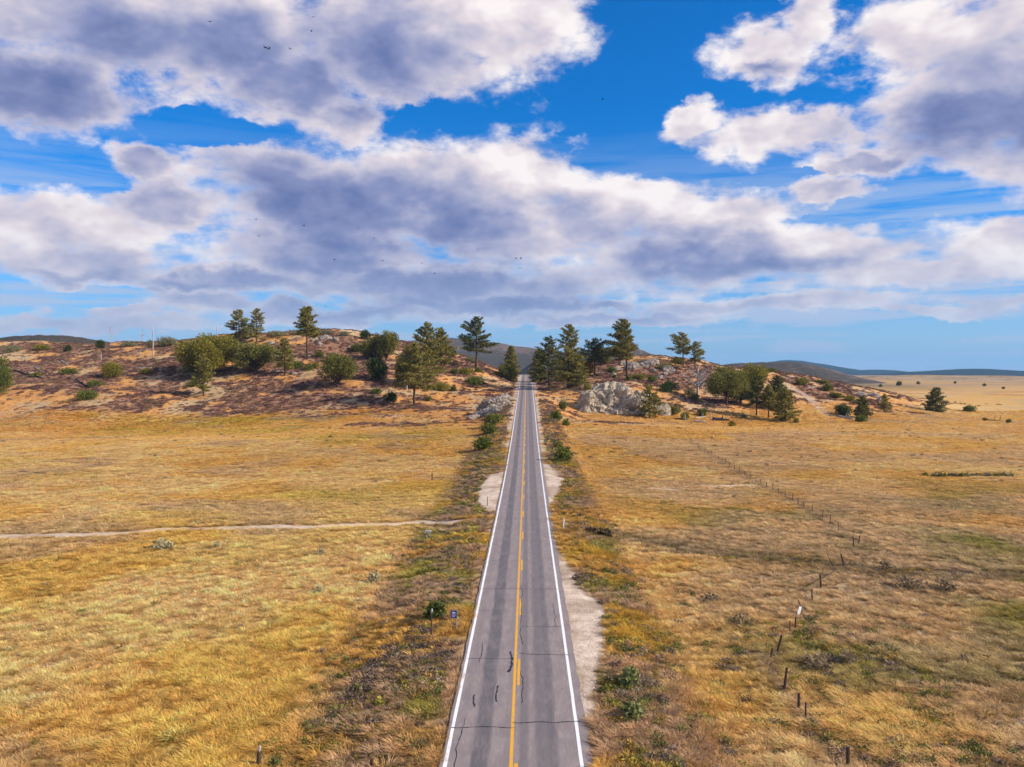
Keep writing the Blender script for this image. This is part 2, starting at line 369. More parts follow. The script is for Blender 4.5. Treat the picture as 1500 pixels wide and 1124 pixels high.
# ------------------------------------------------------------------ mesh + material helpers
def newmesh(name, verts, faces, mat=None, attrs=None, smooth=False):
    """faces: (n,3) or (n,4) int array; attrs: {name: (kind, per-vertex array)}"""
    verts = np.asarray(verts, np.float32); faces = np.asarray(faces, np.int32); k = faces.shape[1]
    me = bpy.data.meshes.new(name)
    me.vertices.add(len(verts)); me.vertices.foreach_set('co', verts.ravel())
    me.loops.add(faces.size); me.loops.foreach_set('vertex_index', faces.ravel())
    me.polygons.add(len(faces)); me.polygons.foreach_set('loop_start', np.arange(0, faces.size, k, dtype=np.int32))
    me.update(calc_edges=True)
    me.polygons.foreach_set('use_smooth', np.full(len(faces), smooth, bool))
    for n, (kind, a) in (attrs or {}).items():
        at_ = me.attributes.new(n, kind, 'POINT'); a = np.asarray(a, np.float32)
        if kind == 'FLOAT_COLOR': at_.data.foreach_set('color', np.hstack([a, np.ones((len(a), 1), np.float32)]).ravel())
        elif kind == 'FLOAT_VECTOR': at_.data.foreach_set('vector', a.ravel())
        elif kind == 'INT': at_.data.foreach_set('value', a.astype(np.int32))
        else: at_.data.foreach_set('value', a)
    if mat: me.materials.append(mat)
    return me
def link(name, me, parent=None, loc=None):
    o = bpy.data.objects.new(name, me); C.objects.link(o)
    if parent: o.parent = parent
    if loc is not None: o.location = loc
    return o
def tag(o, label=None, cat=None, group=None, kind=None):
    for k, v in (('label', label), ('category', cat), ('group', group), ('kind', kind)):
        if v: o[k] = v
    return o
def material(name):
    m = bpy.data.materials.new(name); m.use_nodes = True; t = NT(m.node_tree); t.n.clear()
    out = t.n.new('ShaderNodeOutputMaterial'); p = t.n.new('ShaderNodeBsdfPrincipled'); t.l.new(p.outputs[0], out.inputs[0])
    p.inputs['Roughness'].default_value = .9; p.inputs['Specular IOR Level'].default_value = .15
    return m, t, p, out
def attr(t, name, typ='GEOMETRY'):
    n = t.n.new('ShaderNodeAttribute'); n.attribute_name = name; n.attribute_type = typ; return n.outputs['Color']
def bump(t, p, h, strength, dist):
    b = t.n.new('ShaderNodeBump'); b.inputs['Strength'].default_value = strength; b.inputs['Distance'].default_value = dist
    t.l.new(h, b.inputs['Height']); t.l.new(b.outputs[0], p.inputs['Normal'])
def simple(name, c, rough=.85, var=.25, scale=6.0, spec=.15):
    m, t, p, _ = material(name); tc = t.n.new('ShaderNodeTexCoord')
    n = t.noise(tc.outputs['Object'], scale, 5, .6)
    t.l.new(t.mix(n, tuple(q*(1-var) for q in c), tuple(min(q*(1+var), 1) for q in c)), p.inputs['Base Color'])
    p.inputs['Roughness'].default_value = rough; p.inputs['Specular IOR Level'].default_value = spec
    bump(t, p, n, .4, .03); return m

# ------------------------------------------------------------------ ground sheet
gm, t, p, _ = material('ground')
gp = t.n.new('ShaderNodeNewGeometry').outputs['Position']
na = t.noise(gp, .9, 6, .65); nb = t.noise(gp, 7.0, 4, .6)
f = t.m('MULTIPLY_ADD', na, .9, t.m('MULTIPLY', nb, .5))
base = attr(t, 'col')
dark = t.mix(1.0, base, (.66, .62, .57), 'MULTIPLY'); lite = t.mix(1.0, base, (1.18, 1.16, 1.12), 'MULTIPLY')
t.l.new(t.mix(t.ramp(f, .42, .95), dark, lite), p.inputs['Base Color'])
bump(t, p, f, .7, .22); p.inputs['Specular IOR Level'].default_value = .05
M0 = masks(GX, GY, GZ)
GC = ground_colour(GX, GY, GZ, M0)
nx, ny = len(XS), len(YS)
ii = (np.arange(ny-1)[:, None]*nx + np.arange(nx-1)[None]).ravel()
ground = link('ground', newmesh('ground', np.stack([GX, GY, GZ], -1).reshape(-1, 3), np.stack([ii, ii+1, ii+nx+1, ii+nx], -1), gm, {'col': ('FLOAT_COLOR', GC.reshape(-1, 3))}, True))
tag(ground, kind='structure')

# ------------------------------------------------------------------ road
rng = np.random.default_rng(7)
def strip(y0, y1, xa, xb, dz, mat, name, parent, step=1.0, wob=0.0, skirt=0.0, worn=0):
    n = max(int((y1-y0)/step)+1, 2); y = np.linspace(y0, y1, n)
    a = xa + (fbm(y*0+xa*3, y, 1.3, 3, 31)-.5)*wob; b = xb + (fbm(y*0+xb*3+9, y, 1.3, 3, 33)-.5)*wob
    z = road_z(y)+dz; rows = [np.stack([a, y, z], -1), np.stack([b, y, z], -1)]
    if skirt: rows = [np.stack([a-.02, y, z-skirt], -1)] + rows + [np.stack([b+.02, y, z-skirt], -1)]
    V = np.stack(rows, 1).reshape(-1, 3); k = len(rows); fs = []
    i = np.arange(n-1)
    for q in range(k-1): fs.append(np.stack([i*k+q, i*k+q+1, (i+1)*k+q+1, (i+1)*k+q], -1))
    return link(name, newmesh(name, V, np.concatenate(fs), mat), parent)
asph, t, p, _ = material('asphalt')
gp = t.n.new('ShaderNodeNewGeometry').outputs['Position']; gx, gy, gz = t.sep(gp)
n_st = t.noise(t.v('MULTIPLY', gp, (2.2, .22, 0)), 1.0, 8, .75); n_f = t.noise(gp, 28, 4, .7); n_m = t.noise(t.v('MULTIPLY', gp, (1, .35, 1)), 1.3, 5, .6)
xw = t.m('ADD', gx, t.m('MULTIPLY', t.m('SUBTRACT', n_st, .5), .75))
def band(c, w, e=.16): return t.ramp(t.m('ABSOLUTE', t.m('SUBTRACT', xw, c)), w+e, w-e*.4)
trk = t.m('MULTIPLY', band(-1.72, .42), 1.0)
for c, w, k in ((1.42, .16, .8), (2.02, .18, .9), (1.74, .55, .72), (.52, .20, .7), (-2.9, .15, .16), (-.35, .1, .2)): trk = t.m('MAXIMUM', trk, t.m('MULTIPLY', band(c, w), k))
n_g = t.noise(t.v('MULTIPLY', gp, (5, .8, 1)), 1.5, 6, .75)
trk = t.m('MULTIPLY', trk, t.ramp(t.m('ADD', t.m('MULTIPLY', n_m, .5), t.m('MULTIPLY', n_g, .5)), .36, .56, .25, 1.0))
bc = t.mix(t.ramp(n_m, .3, .7), (.225, .182, .178), (.32, .258, .238)); bc = t.mix(trk, bc, (.072, .068, .082))
bc = t.mix(t.m('MULTIPLY', t.ramp(n_f, .38, .68), .5), bc, (.34, .29, .265)); bc = t.mix(t.m('MULTIPLY', t.ramp(n_g, .62, .48), .28), bc, (.13, .115, .115))
t.l.new(bc, p.inputs['Base Color']); p.inputs['Roughness'].default_value = .82; p.inputs['Specular IOR Level'].default_value = .2
bump(t, p, n_f, .35, .012)
road = strip(-50, 640, -3.66, 4.02, 0, asph, 'road', None, 1.0, .22, .22); tag(road, kind='structure')
def paint(name, c, wear):
    m, t, p, out = material(name); gp = t.n.new('ShaderNodeNewGeometry').outputs['Position']
    n = t.noise(gp, 22, 4, .7); n2 = t.noise(gp, 1.1, 4, .6)
    k = t.ramp(t.m('ADD', t.m('MULTIPLY', n, .7), t.m('MULTIPLY', n2, .5)), wear, wear+.2)
    t.l.new(t.mix(k, (.30, .26, .23), c), p.inputs['Base Color']); p.inputs['Roughness'].default_value = .6; return m
white_p, yellow_p = paint('white_paint', (.80, .79, .78), .36), paint('yellow_paint', (.72, .36, .03), .40)
strip(-50, 638, -3.50, -3.31, .005, white_p, 'edge_line', road, 1, .035)
strip(-50, 638, 3.36, 3.55, .005, white_p, 'edge_line', road, 1, .035)
strip(-50, 638, -.19, -.01, .005, yellow_p, 'centre_line', road, 1, .02)
yd = 34.5
while yd < 560:
    strip(yd, yd+4.4, .07, .24, .005, yellow_p, 'centre_dash', road, .55, .03); yd += 14.2
tar, t, p, _ = material('crack_tar'); p.inputs['Base Color'].default_value = (.03, .03, .036, 1); p.inputs['Roughness'].default_value = .6
def crack(pts, w):
    P = np.array(pts, float); d = np.gradient(P, axis=0); nrm = np.stack([-d[:, 1], d[:, 0]], -1); nrm /= np.linalg.norm(nrm, axis=1)[:, None]+1e-9
    ww = w*(.45+1.1*rng.random(len(P)))[:, None]; A, B = P-nrm*ww/2, P+nrm*ww/2
    V = np.concatenate([np.column_stack([A, road_z(A[:, 1])+.009]), np.column_stack([B, road_z(B[:, 1])+.009])]); i = np.arange(len(P)-1); n = len(P)
    link('crack', newmesh('crack', V, np.stack([i, i+1, n+i+1, n+i], -1), tar), road)
def wander(x0, x1, y, amp, seed):
    x = np.linspace(x0, x1, 34); return np.column_stack([x, y + (fbm(x, x*0+seed, 1.7, 4, seed)-.5)*amp])
for k, (x0, x1, y, w, amp) in enumerate([(-3.5,.0,42.9,.07,.5),(-.1,3.7,43.6,.08,.8),(-3.4,-.2,53.2,.055,.3),(.1,3.6,54.2,.07,.6),(-3.5,3.4,70.5,.06,.35),(-3.3,-.2,81,.06,.3),(.2,3.4,90.5,.06,.3),(-3.4,3.4,104,.07,.3),(-3.4,3.2,121,.08,.3),(-3.4,3.4,141,.09,.3),(-3.4,3.4,163,.10,.3),(.3,3.4,60,.05,.3),(-3.4,-1,64,.04,.3),(-3.3,3.4,190,.11,.3)]):
    crack(wander(x0, x1, y, amp, 50+k), w)
for (x, y0, y1, w) in [(-2.5,52.5,56.5,.04),(-2.45,45.5,47.2,.09),(-1.1,46.2,48.6,.09),(-.42,50.8,54.6,.16),(.35,46,51,.04),(-2.9,38.5,44,.035),(.25,56,72,.035),(2.9,60,66,.03)]:
    yy = np.linspace(y0, y1, 22); crack(np.column_stack([x+(fbm(yy, yy*0+x, 1.1, 4, 77)-.5)*.5, yy]), w)
# ------------------------------------------------------------------ foliage materials
def leaf_mat(name, dark, light, inst=False, trans=.25):
    m, t, p, out = material(name)
    g = t.n.new('ShaderNodeNewGeometry')
    k = g.outputs['Random Per Island']
    if inst:
        base = attr(t, 'col', 'INSTANCER')
        c = t.mix(k, t.mix(1.0, base, (dark,)*3, 'MULTIPLY'), t.mix(1.0, base, (light,)*3, 'MULTIPLY'))
    else:
        c = t.mix(k, dark, light)
    t.l.new(c, p.inputs['Base Color']); p.inputs['Roughness'].default_value = .75
    tr = t.n.new('ShaderNodeBsdfTranslucent'); t.l.new(c, tr.inputs[0])
    mx = t.n.new('ShaderNodeMixShader'); mx.inputs[0].default_value = trans
    t.l.new(p.outputs[0], mx.inputs[1]); t.l.new(tr.outputs[0], mx.inputs[2]); t.l.new(mx.outputs[0], out.inputs[0])
    return m
M_grass = leaf_mat('dry_grass', .78, 1.22, True, .42)
M_scrubl = leaf_mat('scrub_twigs', .6, 1.3, True, .15)
M_pine = leaf_mat('pine_needles', (.115, .118, .026), (.37, .30, .07), trans=.35)
M_pined = leaf_mat('dark_pine_needles', (.060, .074, .022), (.19, .18, .05), trans=.35)
M_oak = leaf_mat('oak_leaves', (.095, .108, .022), (.28, .25, .055), trans=.35)
M_oaky = leaf_mat('yellowing_oak_leaves', (.13, .125, .018), (.34, .28, .04), trans=.35)
M_bush = leaf_mat('bush_leaves', (.075, .10, .018), (.22, .23, .045), trans=.35)
M_bushd = leaf_mat('dark_bush_leaves', (.034, .055, .014), (.10, .13, .030), trans=.35)
M_bushg = leaf_mat('grey_green_leaves', (.15, .14, .075), (.32, .29, .16), trans=.3)
M_gold = leaf_mat('autumn_leaves', (.28, .13, .015), (.50, .27, .03))
M_bark = simple('pine_bark', (.085, .058, .042), .95, .4, 3.0)
M_grey = simple('weathered_wood', (.40, .36, .33), .9, .3, 3.0)
M_char = simple('charred_wood', (.045, .040, .042), .9, .4, 3.0)
M_post = simple('old_post_wood', (.075, .050, .038), .95, .4, 9.0)

# ------------------------------------------------------------------ instanced ground cover
def tuft(seed, n, h, spread, w):
    r = np.random.default_rng(seed); V = []; Fc = []
    for i in range(n):
        a = r.random()*2*math.pi; rad = spread*.45*math.sqrt(r.random()); lean = (.25+.75*r.random())*spread; hh = h*(.55+.6*r.random())
        wind = np.array([-.22, -.10])*h
        b = np.array([math.cos(a)*rad, math.sin(a)*rad, -.03]); d = np.array([math.cos(a), math.sin(a)])
        s = np.array([-d[1], d[0], 0])*w*(.6+.8*r.random())
        mid = b + np.array([*(d*lean*.4+wind*.3), hh*.65]); tip = b + np.array([*(d*lean+wind), hh])
        k = len(V); V += [b-s, b+s, mid+s*.8, mid-s*.8, tip]; Fc += [(k, k+1, k+2), (k, k+2, k+3), (k+3, k+2, k+4)]
    return np.array(V), np.array(Fc)
def dome(seed, n, rx, h, leaf, core=.55):
    r = np.random.default_rng(seed); V = []; Fc = []
    for i in range(n):
        d = r.normal(size=3); d /= np.linalg.norm(d); d[2] = abs(d[2]); q = core+(1-core)*r.random()
        q *= .8+.35*vnoise(np.array(math.atan2(d[1], d[0])*1.7+seed), np.array(d[2]*2.), seed)
        c = np.array([d[0]*rx*q, d[1]*rx*q, d[2]*h*q]); a, b = r.normal(size=3), r.normal(size=3)+d
        a *= leaf/np.linalg.norm(a); b *= leaf*1.3/np.linalg.norm(b); k = len(V)
        V += [c-a*.5, c+a*.5, c+b]; Fc.append((k, k+1, k+2))
    return np.array(V), np.array(Fc)
def instancer(name, pts, size, cols, idx, protos, label, cat, seed):
    r = np.random.default_rng(seed); n = len(pts)
    rot = np.zeros((n, 3)); rot[:, 2] = r.normal(0, .7, n) if name == 'dry_grass' else r.random(n)*6.283
    me = newmesh(name, pts, np.zeros((0, 3), int), None, {'rot': ('FLOAT_VECTOR', rot), 'scl': ('FLOAT_VECTOR', size), 'col': ('FLOAT_COLOR', cols), 'idx': ('INT', idx)})
    o = link(name, me); tag(o, label, cat, kind='stuff')
    g = bpy.data.node_groups.new(name+'_scatter', 'GeometryNodeTree')
    g.interface.new_socket('Geometry', in_out='INPUT', socket_type='NodeSocketGeometry'); g.interface.new_socket('Geometry', in_out='OUTPUT', socket_type='NodeSocketGeometry')
    N, L = g.nodes, g.links; gi, go = N.new('NodeGroupInput'), N.new('NodeGroupOutput'); iop = N.new('GeometryNodeInstanceOnPoints'); j = N.new('GeometryNodeJoinGeometry')
    for pr in protos:
        oi = N.new('GeometryNodeObjectInfo'); oi.inputs['Object'].default_value = pr; oi.inputs['As Instance'].default_value = True; L.new(oi.outputs['Geometry'], j.inputs[0])
    def na(n_, t_):
        q = N.new('GeometryNodeInputNamedAttribute'); q.data_type = t_; q.inputs['Name'].default_value = n_; return q.outputs['Attribute']
    L.new(gi.outputs[0], iop.inputs['Points']); L.new(j.outputs[0], iop.inputs['Instance']); iop.inputs['Pick Instance'].default_value = True
    L.new(na('idx', 'INT'), iop.inputs['Instance Index']); L.new(na('rot', 'FLOAT_VECTOR'), iop.inputs['Rotation']); L.new(na('scl', 'FLOAT_VECTOR'), iop.inputs['Scale'])
    L.new(iop.outputs[0], go.inputs[0]); md = o.modifiers.new('scatter', 'NODES'); md.node_group = g
    return o
def proto(name, VF, mat): return bpy.data.objects.new(name, newmesh(name, VF[0], VF[1], mat))
def scatter(n, dmin, dmax, power, seed):
    """points over the visible ground, thinning with distance"""
    r = np.random.default_rng(seed); u = r.random(n)
    e = 2-power; d = (dmin**e + u*(dmax**e-dmin**e))**(1/e)
    half = math.tan(R(37)); a = (r.random(n)*2-1)*half
    x = CAM[0] + d*(a*math.cos(YAW)-math.sin(YAW)); y = CAM[1] + d*(math.cos(YAW)+a*math.sin(YAW))
    return x, y, H(x, y), d, r
def keep_off_road(x, d): return (x < -3.85-.2*0) | (x > 4.25)
tufts = [proto('grass_tuft', tuft(s, 34, .36, .42, .017), M_grass) for s in range(5)]
x, y, z, d, r = scatter(290000, 34, 430, 1.5, 1)
M = masks(x, y, z); k = keep_off_road(x, d) & (r.random(len(x)) > M['dirt']*2.2) & (r.random(len(x)) > M['hill']*.80) & (y < 520)
k &= ~(np.where(M['left'], np.abs(x) < 11, np.abs(x) < 9) & (r.random(len(x)) < .55))
lump = .5 + (fbm(x, y, 1.15, 3, 301, .6)-.5)*np.clip(1.0-(d-55)/90, .12, 1.0)
k &= r.random(len(x)) < .30 + .85*sst(lump, .32, .60)
x, y, z, d, lump = x[k], y[k], z[k], d[k], lump[k]; cc = ground_colour(x, y, z)
cc = cc*(.72+.56*r.random(len(x)))[:, None]*(.72+.42*sst(lump, .28, .68))[:, None]*(.80+.4*fbm(x, y, 4, 3, 303))[:, None]*np.array([1.48, 1.40, 1.26])  # tufts between lumps coloured darker, painting in the shade of the gaps
odd = r.random(len(x)); cc = np.where((odd < .045)[:, None], cc*np.array([.50, .46, .60]), cc); cc = np.where((odd > .93)[:, None], np.clip(cc*np.array([1.12, 1.16, 1.5]), 0, .8), cc); cc = np.where(((odd > .5) & (odd < .53))[:, None], cc*np.array([.55, .72, .6]), cc)
s = (.72+.5*r.random(len(x)))*(.72+.50*sst(lump, .25, .7))*(.8+.5*fbm(x, y, 6, 3, 305))*np.clip(d/75, 1, 2.6)**.75
instancer('dry_grass', np.stack([x, y, z], -1), np.stack([s*1.15, s*1.15, s*.70*np.clip(90/d, .50, 1)], -1), np.clip(cc, 0, .85), r.integers(0, 5, len(x)), tufts, 'golden dry grass covering the open meadows', 'grass', 2)
# low brown brush on the hills
domes = [proto('brush_clump', dome(s, 150, .9, .62, .20), M_scrubl) for s in range(4)]
x, y, z, d, r = scatter(150000, 255, 560, .6, 11)
M = masks(x, y, z); k = (np.abs(x) > 6.5) & (r.random(len(x)) < M['scrub']*.42+.05*M['hill']) & (slab_pale(x, y) < .4)
x, y, z = x[k], y[k], z[k]; n = len(x)
pal = np.array([(.21,.105,.08), (.26,.135,.09), (.165,.09,.085), (.30,.175,.11), (.22,.185,.07), (.36,.26,.18)])
cc = pal[r.choice(6, n, p=[.32,.24,.18,.12,.08,.06])]*(.75+.5*r.random(n))[:, None]
s = (.55+.9*r.random(n)**1.6)*(.7+.6*fbm(x, y, 12, 2, 311))
instancer('brown_brush', np.stack([x, y, z-.05], -1), np.stack([s*1.2, s*1.1, s*.75], -1), cc, r.integers(0, 4, n), domes, 'low purple brown brush matted over the hillsides', 'brush', 12)
# weeds and litter on the road banks and in damp spots
weeds = [proto('weed_clump', dome(s+20, 110, .42, .42, .11, .35), M_scrubl) for s in range(4)]
x, y, z, d, r = scatter(170000, 34, 330, 1.35, 21)
M = masks(x, y, z); wt = M['bank']*.55 + creek(x, y)*.25 + np.where(M['left'], 0, sst(x, 8, 20)*sst(x, 40, 24)*sst(y, 75, 55)*.25) + .006
k = ((x < -4.6) | (x > 5.2)) & (r.random(len(x)) < wt*(1-M['dirt'])*(.25+1.3*sst(fbm(x, y, 3.5, 3, 321), .38, .62)))
x, y, z, d = x[k], y[k], z[k], d[k]; n = len(x)
pal = np.array([(.27,.19,.13), (.33,.24,.17), (.17,.18,.045), (.34,.29,.05), (.40,.25,.05), (.115,.14,.04), (.20,.14,.11)])
ki = np.floor(np.clip(fbm(x, y, 5, 2, 323)*1.8-.35+.25*(r.random(n)-.5), 0, .999)*7).astype(int)
ki = np.where(r.random(n) < .45, r.integers(0, 7, n), ki); ki = np.where((y > 170) & (r.random(n) < .5), 6, ki)
cc = pal[ki]*(.7+.6*r.random(n))[:, None]
s = (.45+.9*r.random(n)**2)*np.clip(d/110, 1, 2)**.6
instancer('roadside_weeds', np.stack([x, y, z-.03], -1), np.stack([s, s, s*.85], -1), cc, r.integers(0, 4, n), weeds, 'dry weeds and brush along the road banks', 'weeds', 22)
# ------------------------------------------------------------------ builders
def tube(P, rad, sides=7, cap=True):
    P = np.asarray(P, float); n = len(P); rad = np.asarray(rad, float)
    d = np.gradient(P, axis=0); d /= np.linalg.norm(d, axis=1)[:, None]+1e-9
    ref = np.where(np.abs(d[:, 2:3]) > .9, np.array([[1., 0, 0]]), np.array([[0, 0, 1.]]))
    u = np.cross(d, ref); u /= np.linalg.norm(u, axis=1)[:, None]+1e-9; w = np.cross(d, u)
    a = np.arange(sides)*2*math.pi/sides
    V = (P[:, None] + rad[:, None, None]*(np.cos(a)[None, :, None]*u[:, None]+np.sin(a)[None, :, None]*w[:, None])).reshape(-1, 3)
    i, j = np.meshgrid(np.arange(n-1), np.arange(sides), indexing='ij'); i, j = i.ravel(), j.ravel(); j2 = (j+1) % sides
    Q = np.stack([i*sides+j, i*sides+j2, (i+1)*sides+j2, (i+1)*sides+j], -1)
    T = np.concatenate([Q[:, [0, 1, 2]], Q[:, [0, 2, 3]]])
    if cap:
        k = np.arange(1, sides-1); b = (n-1)*sides
        T = np.concatenate([T, np.stack([0*k, k+1, k], -1), np.stack([b+0*k, b+k, b+k+1], -1)])
    return V, T
class Geo:
    def __init__(s): s.V, s.T, s.n = [], [], 0
    def add(s, V, T): s.V.append(np.asarray(V, float)); s.T.append(np.asarray(T)+s.n); s.n += len(V)
    def mesh(s, name, mat, smooth=False): return newmesh(name, np.concatenate(s.V), np.concatenate(s.T), mat, None, smooth)
def leaves(r, centres, size, outward=None, aspect=1.0, flat=.0):
    """one small leaf/needle-tuft triangle pair per centre"""
    n = len(centres); a = r.normal(size=(n, 3)); a /= np.linalg.norm(a, axis=1)[:, None]
    b = r.normal(size=(n, 3)); b[:, 2] *= 1-flat
    if outward is not None: b = b*.8 + outward*1.1
    b -= a*(a*b).sum(1)[:, None]; b /= np.linalg.norm(b, axis=1)[:, None]+1e-9
    s = (size*(.6+.8*r.random(n)))[:, None]
    V = np.stack([centres-a*s*.5, centres+a*s*.5, centres+a*s*.3+b*s*aspect, centres-a*s*.3+b*s*aspect], 1).reshape(-1, 3)
    k = np.arange(n)*4
    return V, np.concatenate([np.stack([k, k+1, k+2], -1), np.stack([k, k+2, k+3], -1)])
def empty(name, loc, rz=0.0):
    o = bpy.data.objects.new(name, None); C.objects.link(o); o.location = loc; o.rotation_euler = (0, 0, rz); o.empty_display_size = .5; return o
LAB = {}
def thing(name, loc, label, cat, group=None):
    return tag(empty(name, loc), label, cat, group)

def pine(px, base, top, wid, seed, label, mat=None, bare=.25, full=1.0, group=None, lean=0, one_side=0, name='pine_tree', irregular=.35):
    """a pine whose foot and height come from the photo; bare = clear stem, wid = crown width in photo px"""
    p = hit(px, base); k = ppm(p); h = (base-top)/k; rw = wid/2/k; r = np.random.default_rng(seed)
    root = thing(name, p, label, 'tree', group); mat = mat or M_pine
    n = 12; tz = np.linspace(-.4, h, n); bend = np.cumsum(r.normal(0, .07, (n, 2)), 0)*h/26 + np.outer(np.linspace(0, 1, n)**1.3, (lean/k, 0)); bend -= bend[0]
    TP = np.column_stack([bend, tz]); r0 = h*.017+.09
    g = Geo(); g.add(*tube(TP, r0*(1-np.linspace(0, 1, n))**.8+.03, 8)); fol = Geo()
    nb = int((20+h*1.55)*full); cents = []; outs = []
    for i in range(nb):
        t_ = (i+r.random())/nb; hz = h*(bare + (1-bare)*t_**.92)
        prof = (1-t_)**.75*(.55+.45*min(1, t_*5)) + .07
        L = rw*prof*(1-irregular+2*irregular*r.random())*1.1; a = i*2.399+r.normal(0, .5)
        if one_side: L *= 1+one_side*math.cos(a)
        b0 = np.array([np.interp(hz, tz, TP[:, 0]), np.interp(hz, tz, TP[:, 1]), hz])
        dirv = np.array([math.cos(a), math.sin(a), 0]); rise = (-.18+.75*t_)*L
        s = np.linspace(0, 1, 5); BP = b0 + np.outer(s, dirv*L) + np.outer(s**1.6, (0, 0, 1))*rise + np.outer(s*(1-s), (0, 0, -.25*L))
        g.add(*tube(BP, (.018*L+.03)*(1-s*.8), 4, False))
        m = max(int(L*2.9), 3)
        for q in np.linspace(.30, 1.02, m):
            c = np.array([np.interp(q, s, BP[:, e]) for e in range(3)]); cnt = 10
            sp = .20+.085*L*(1.15-q)+.04*L
            cc_ = c + r.normal(size=(cnt, 3))*np.array([sp, sp, sp*.38]); cents.append(cc_); outs.append(np.tile(dirv*.6+np.array([0, 0, .7]), (cnt, 1)))
    c = np.concatenate(cents); o = np.concatenate(outs)
    fol.add(*leaves(r, c, .27+h*.004, o, 1.5))
    link('trunk', g.mesh('trunk', M_bark, True), root); link('crown', fol.mesh('crown', mat), root)
    return root
def blobs_crown(r, lumps, dens, leaf, fol, flat=.3):
    for (c, rad) in lumps:
        n = int(dens*rad[0]*rad[2]*14)
        d = r.normal(size=(n, 3)); d /= np.linalg.norm(d, axis=1)[:, None]; q = (.45+.72*r.random(n)**.9)[:, None]
        P = np.asarray(c) + d*q*np.asarray(rad); fol.add(*leaves(r, P, leaf, d, 1.0, flat))
def oak(px, base, top, wid, seed, label, mat=None, trunk=.22, group=None, name='oak_tree', dens=1.0, leaf=.42, wood=None, gaps=.25, cat='tree'):
    p = hit(px, base); k = ppm(p); h = (base-top)/k; rw = wid/2/k; r = np.random.default_rng(seed)
    root = thing(name, p, label, cat, group); wood = wood or M_bark
    g = Geo(); fol = Geo(); zt = h*trunk; lumps = []
    r0 = .03*h+.08; s = np.linspace(0, 1, 5)
    g.add(*tube(np.column_stack([s*0, s*0, -.3+s*(zt+.3+.15*h)]), r0*(1.15-.45*s), 8))
    nl = 15
    for i in range(nl):
        a = i*2.4+r.normal(0, .4); e = r.random(); rr = rw*(.30+.55*math.sqrt((i+.5)/nl)); zc = zt + (h-zt)*(.22+.56*e*(1-.35*rr/rw)+.12*(1-rr/rw))
        c = np.array([math.cos(a)*rr, math.sin(a)*rr*.9, zc]); q = rw*(.30+.20*r.random()); q2 = min(q*.85, (h-zc))*.95
        lumps.append((c, (q, q, max(q2, .25*h))))
        P = np.array([0, 0, zt*.8])+np.outer(s, c-np.array([0, 0, zt*.8]))+np.outer(s*(1-s), (0, 0, .12*h)); g.add(*tube(P, r0*.5*(1-.85*s)+.02, 5, False))
    lumps.append((np.array([0, 0, h*.80]), (rw*.40, rw*.40, h*.19)))
    blobs_crown(r, [l for l in lumps if r.random() > gaps*.4], 4.2*dens/leaf*.42, leaf, fol)
    link('trunk', g.mesh('trunk', wood, True), root); link('crown', fol.mesh('crown', mat or M_oak), root)
    return root
def bush(px, base, top, wid, seed, label, mat=None, group='green bushes on the hillsides', name='bush', dens=1.0, leaf=None, cat='bush', maxd=640):
    p = hit(px, base, maxd); k = ppm(p); h = max((base-top)/k*.92, .5); rw = wid/2/k; r = np.random.default_rng(seed)
    root = thing(name, p, label, cat, group); fol, g = Geo(), Geo(); leaf = leaf or min(.34, .09+h*.05+.0007*p[1]); s = np.linspace(0, 1, 4)
    nl = 8; lumps = []
    for i in range(nl):
        a = i*2.4+r.normal(0, .5); rr = rw*.68*math.sqrt((i+.3)/nl); q = rw*(.30+.2*r.random()); zc = h*(.30+.30*r.random()*(1-.5*rr/rw))
        c = np.array([math.cos(a)*rr, math.sin(a)*rr, zc]); lumps.append((c, (q, q, h*(.30+.15*r.random()))))
        g.add(*tube(np.outer(s, c)*np.array([1, 1, 1.15])+np.outer(s*(1-s), (0, 0, .1)) - np.array([0, 0, .12]), (.03+.012*h)*(1-.7*s), 5, False))
    lumps.append((np.array([0, 0, h*.62]), (rw*.45, rw*.45, h*.36)))
    blobs_crown(r, lumps, 5.5*dens/leaf*.35, leaf, fol)
    link('stems', g.mesh('stems', M_bark, True), root); link('foliage', fol.mesh('foliage', mat or M_bush), root)
    return root
def snag(px, base, top, seed, label, twigs=3, mat=None, rad=.26, name='dead_tree', lean=0, spread=.2, cat='dead tree', group=None):
    p = hit(px, base); k = ppm(p); h = (base-top)/k; r = np.random.default_rng(seed); root = thing(name, p, label, cat, group)
    s = np.linspace(0, 1, 9); P = np.column_stack([np.cumsum(r.normal(0, .03*h/9, 9))+lean/k*s, np.cumsum(r.normal(0, .03*h/9, 9)), -.4+s*(h+.4)]); P[0, :2] = 0
    link('trunk', (lambda g: (g.add(*tube(P, rad*(1-.55*s)*(1+.12*r.normal(size=9)), 8)), g.mesh('trunk', mat or M_grey, True))[1])(Geo()), root)
    for i in range(twigs):
        q = .35+.6*r.random(); b0 = np.array([np.interp(q, s, P[:, e]) for e in range(3)]); a = r.random()*6.28; L = h*spread*(.5+r.random())
        g = Geo(); u = np.linspace(0, 1, 6); Q = b0+np.outer(u, (math.cos(a)*L, math.sin(a)*L, L*(.35+.5*r.random())))+np.cumsum(r.normal(0, L*.06, (6, 3)), 0)*(u[:, None] > 0)
        g.add(*tube(Q, rad*.42*(1-.8*u)+.03, 5))
        for j in range(3):
            v = Q[2+j]; e = v+np.array([r.normal(0, .3), r.normal(0, .3), .25+.3*r.random()])*L*.6; g.add(*tube(np.array([v, (v+e)/2+r.normal(0, .04*L, 3), e]), [rad*.16, rad*.1, .015], 4))
        link('branch', g.mesh('branch', mat or M_grey, True), root)
    return root
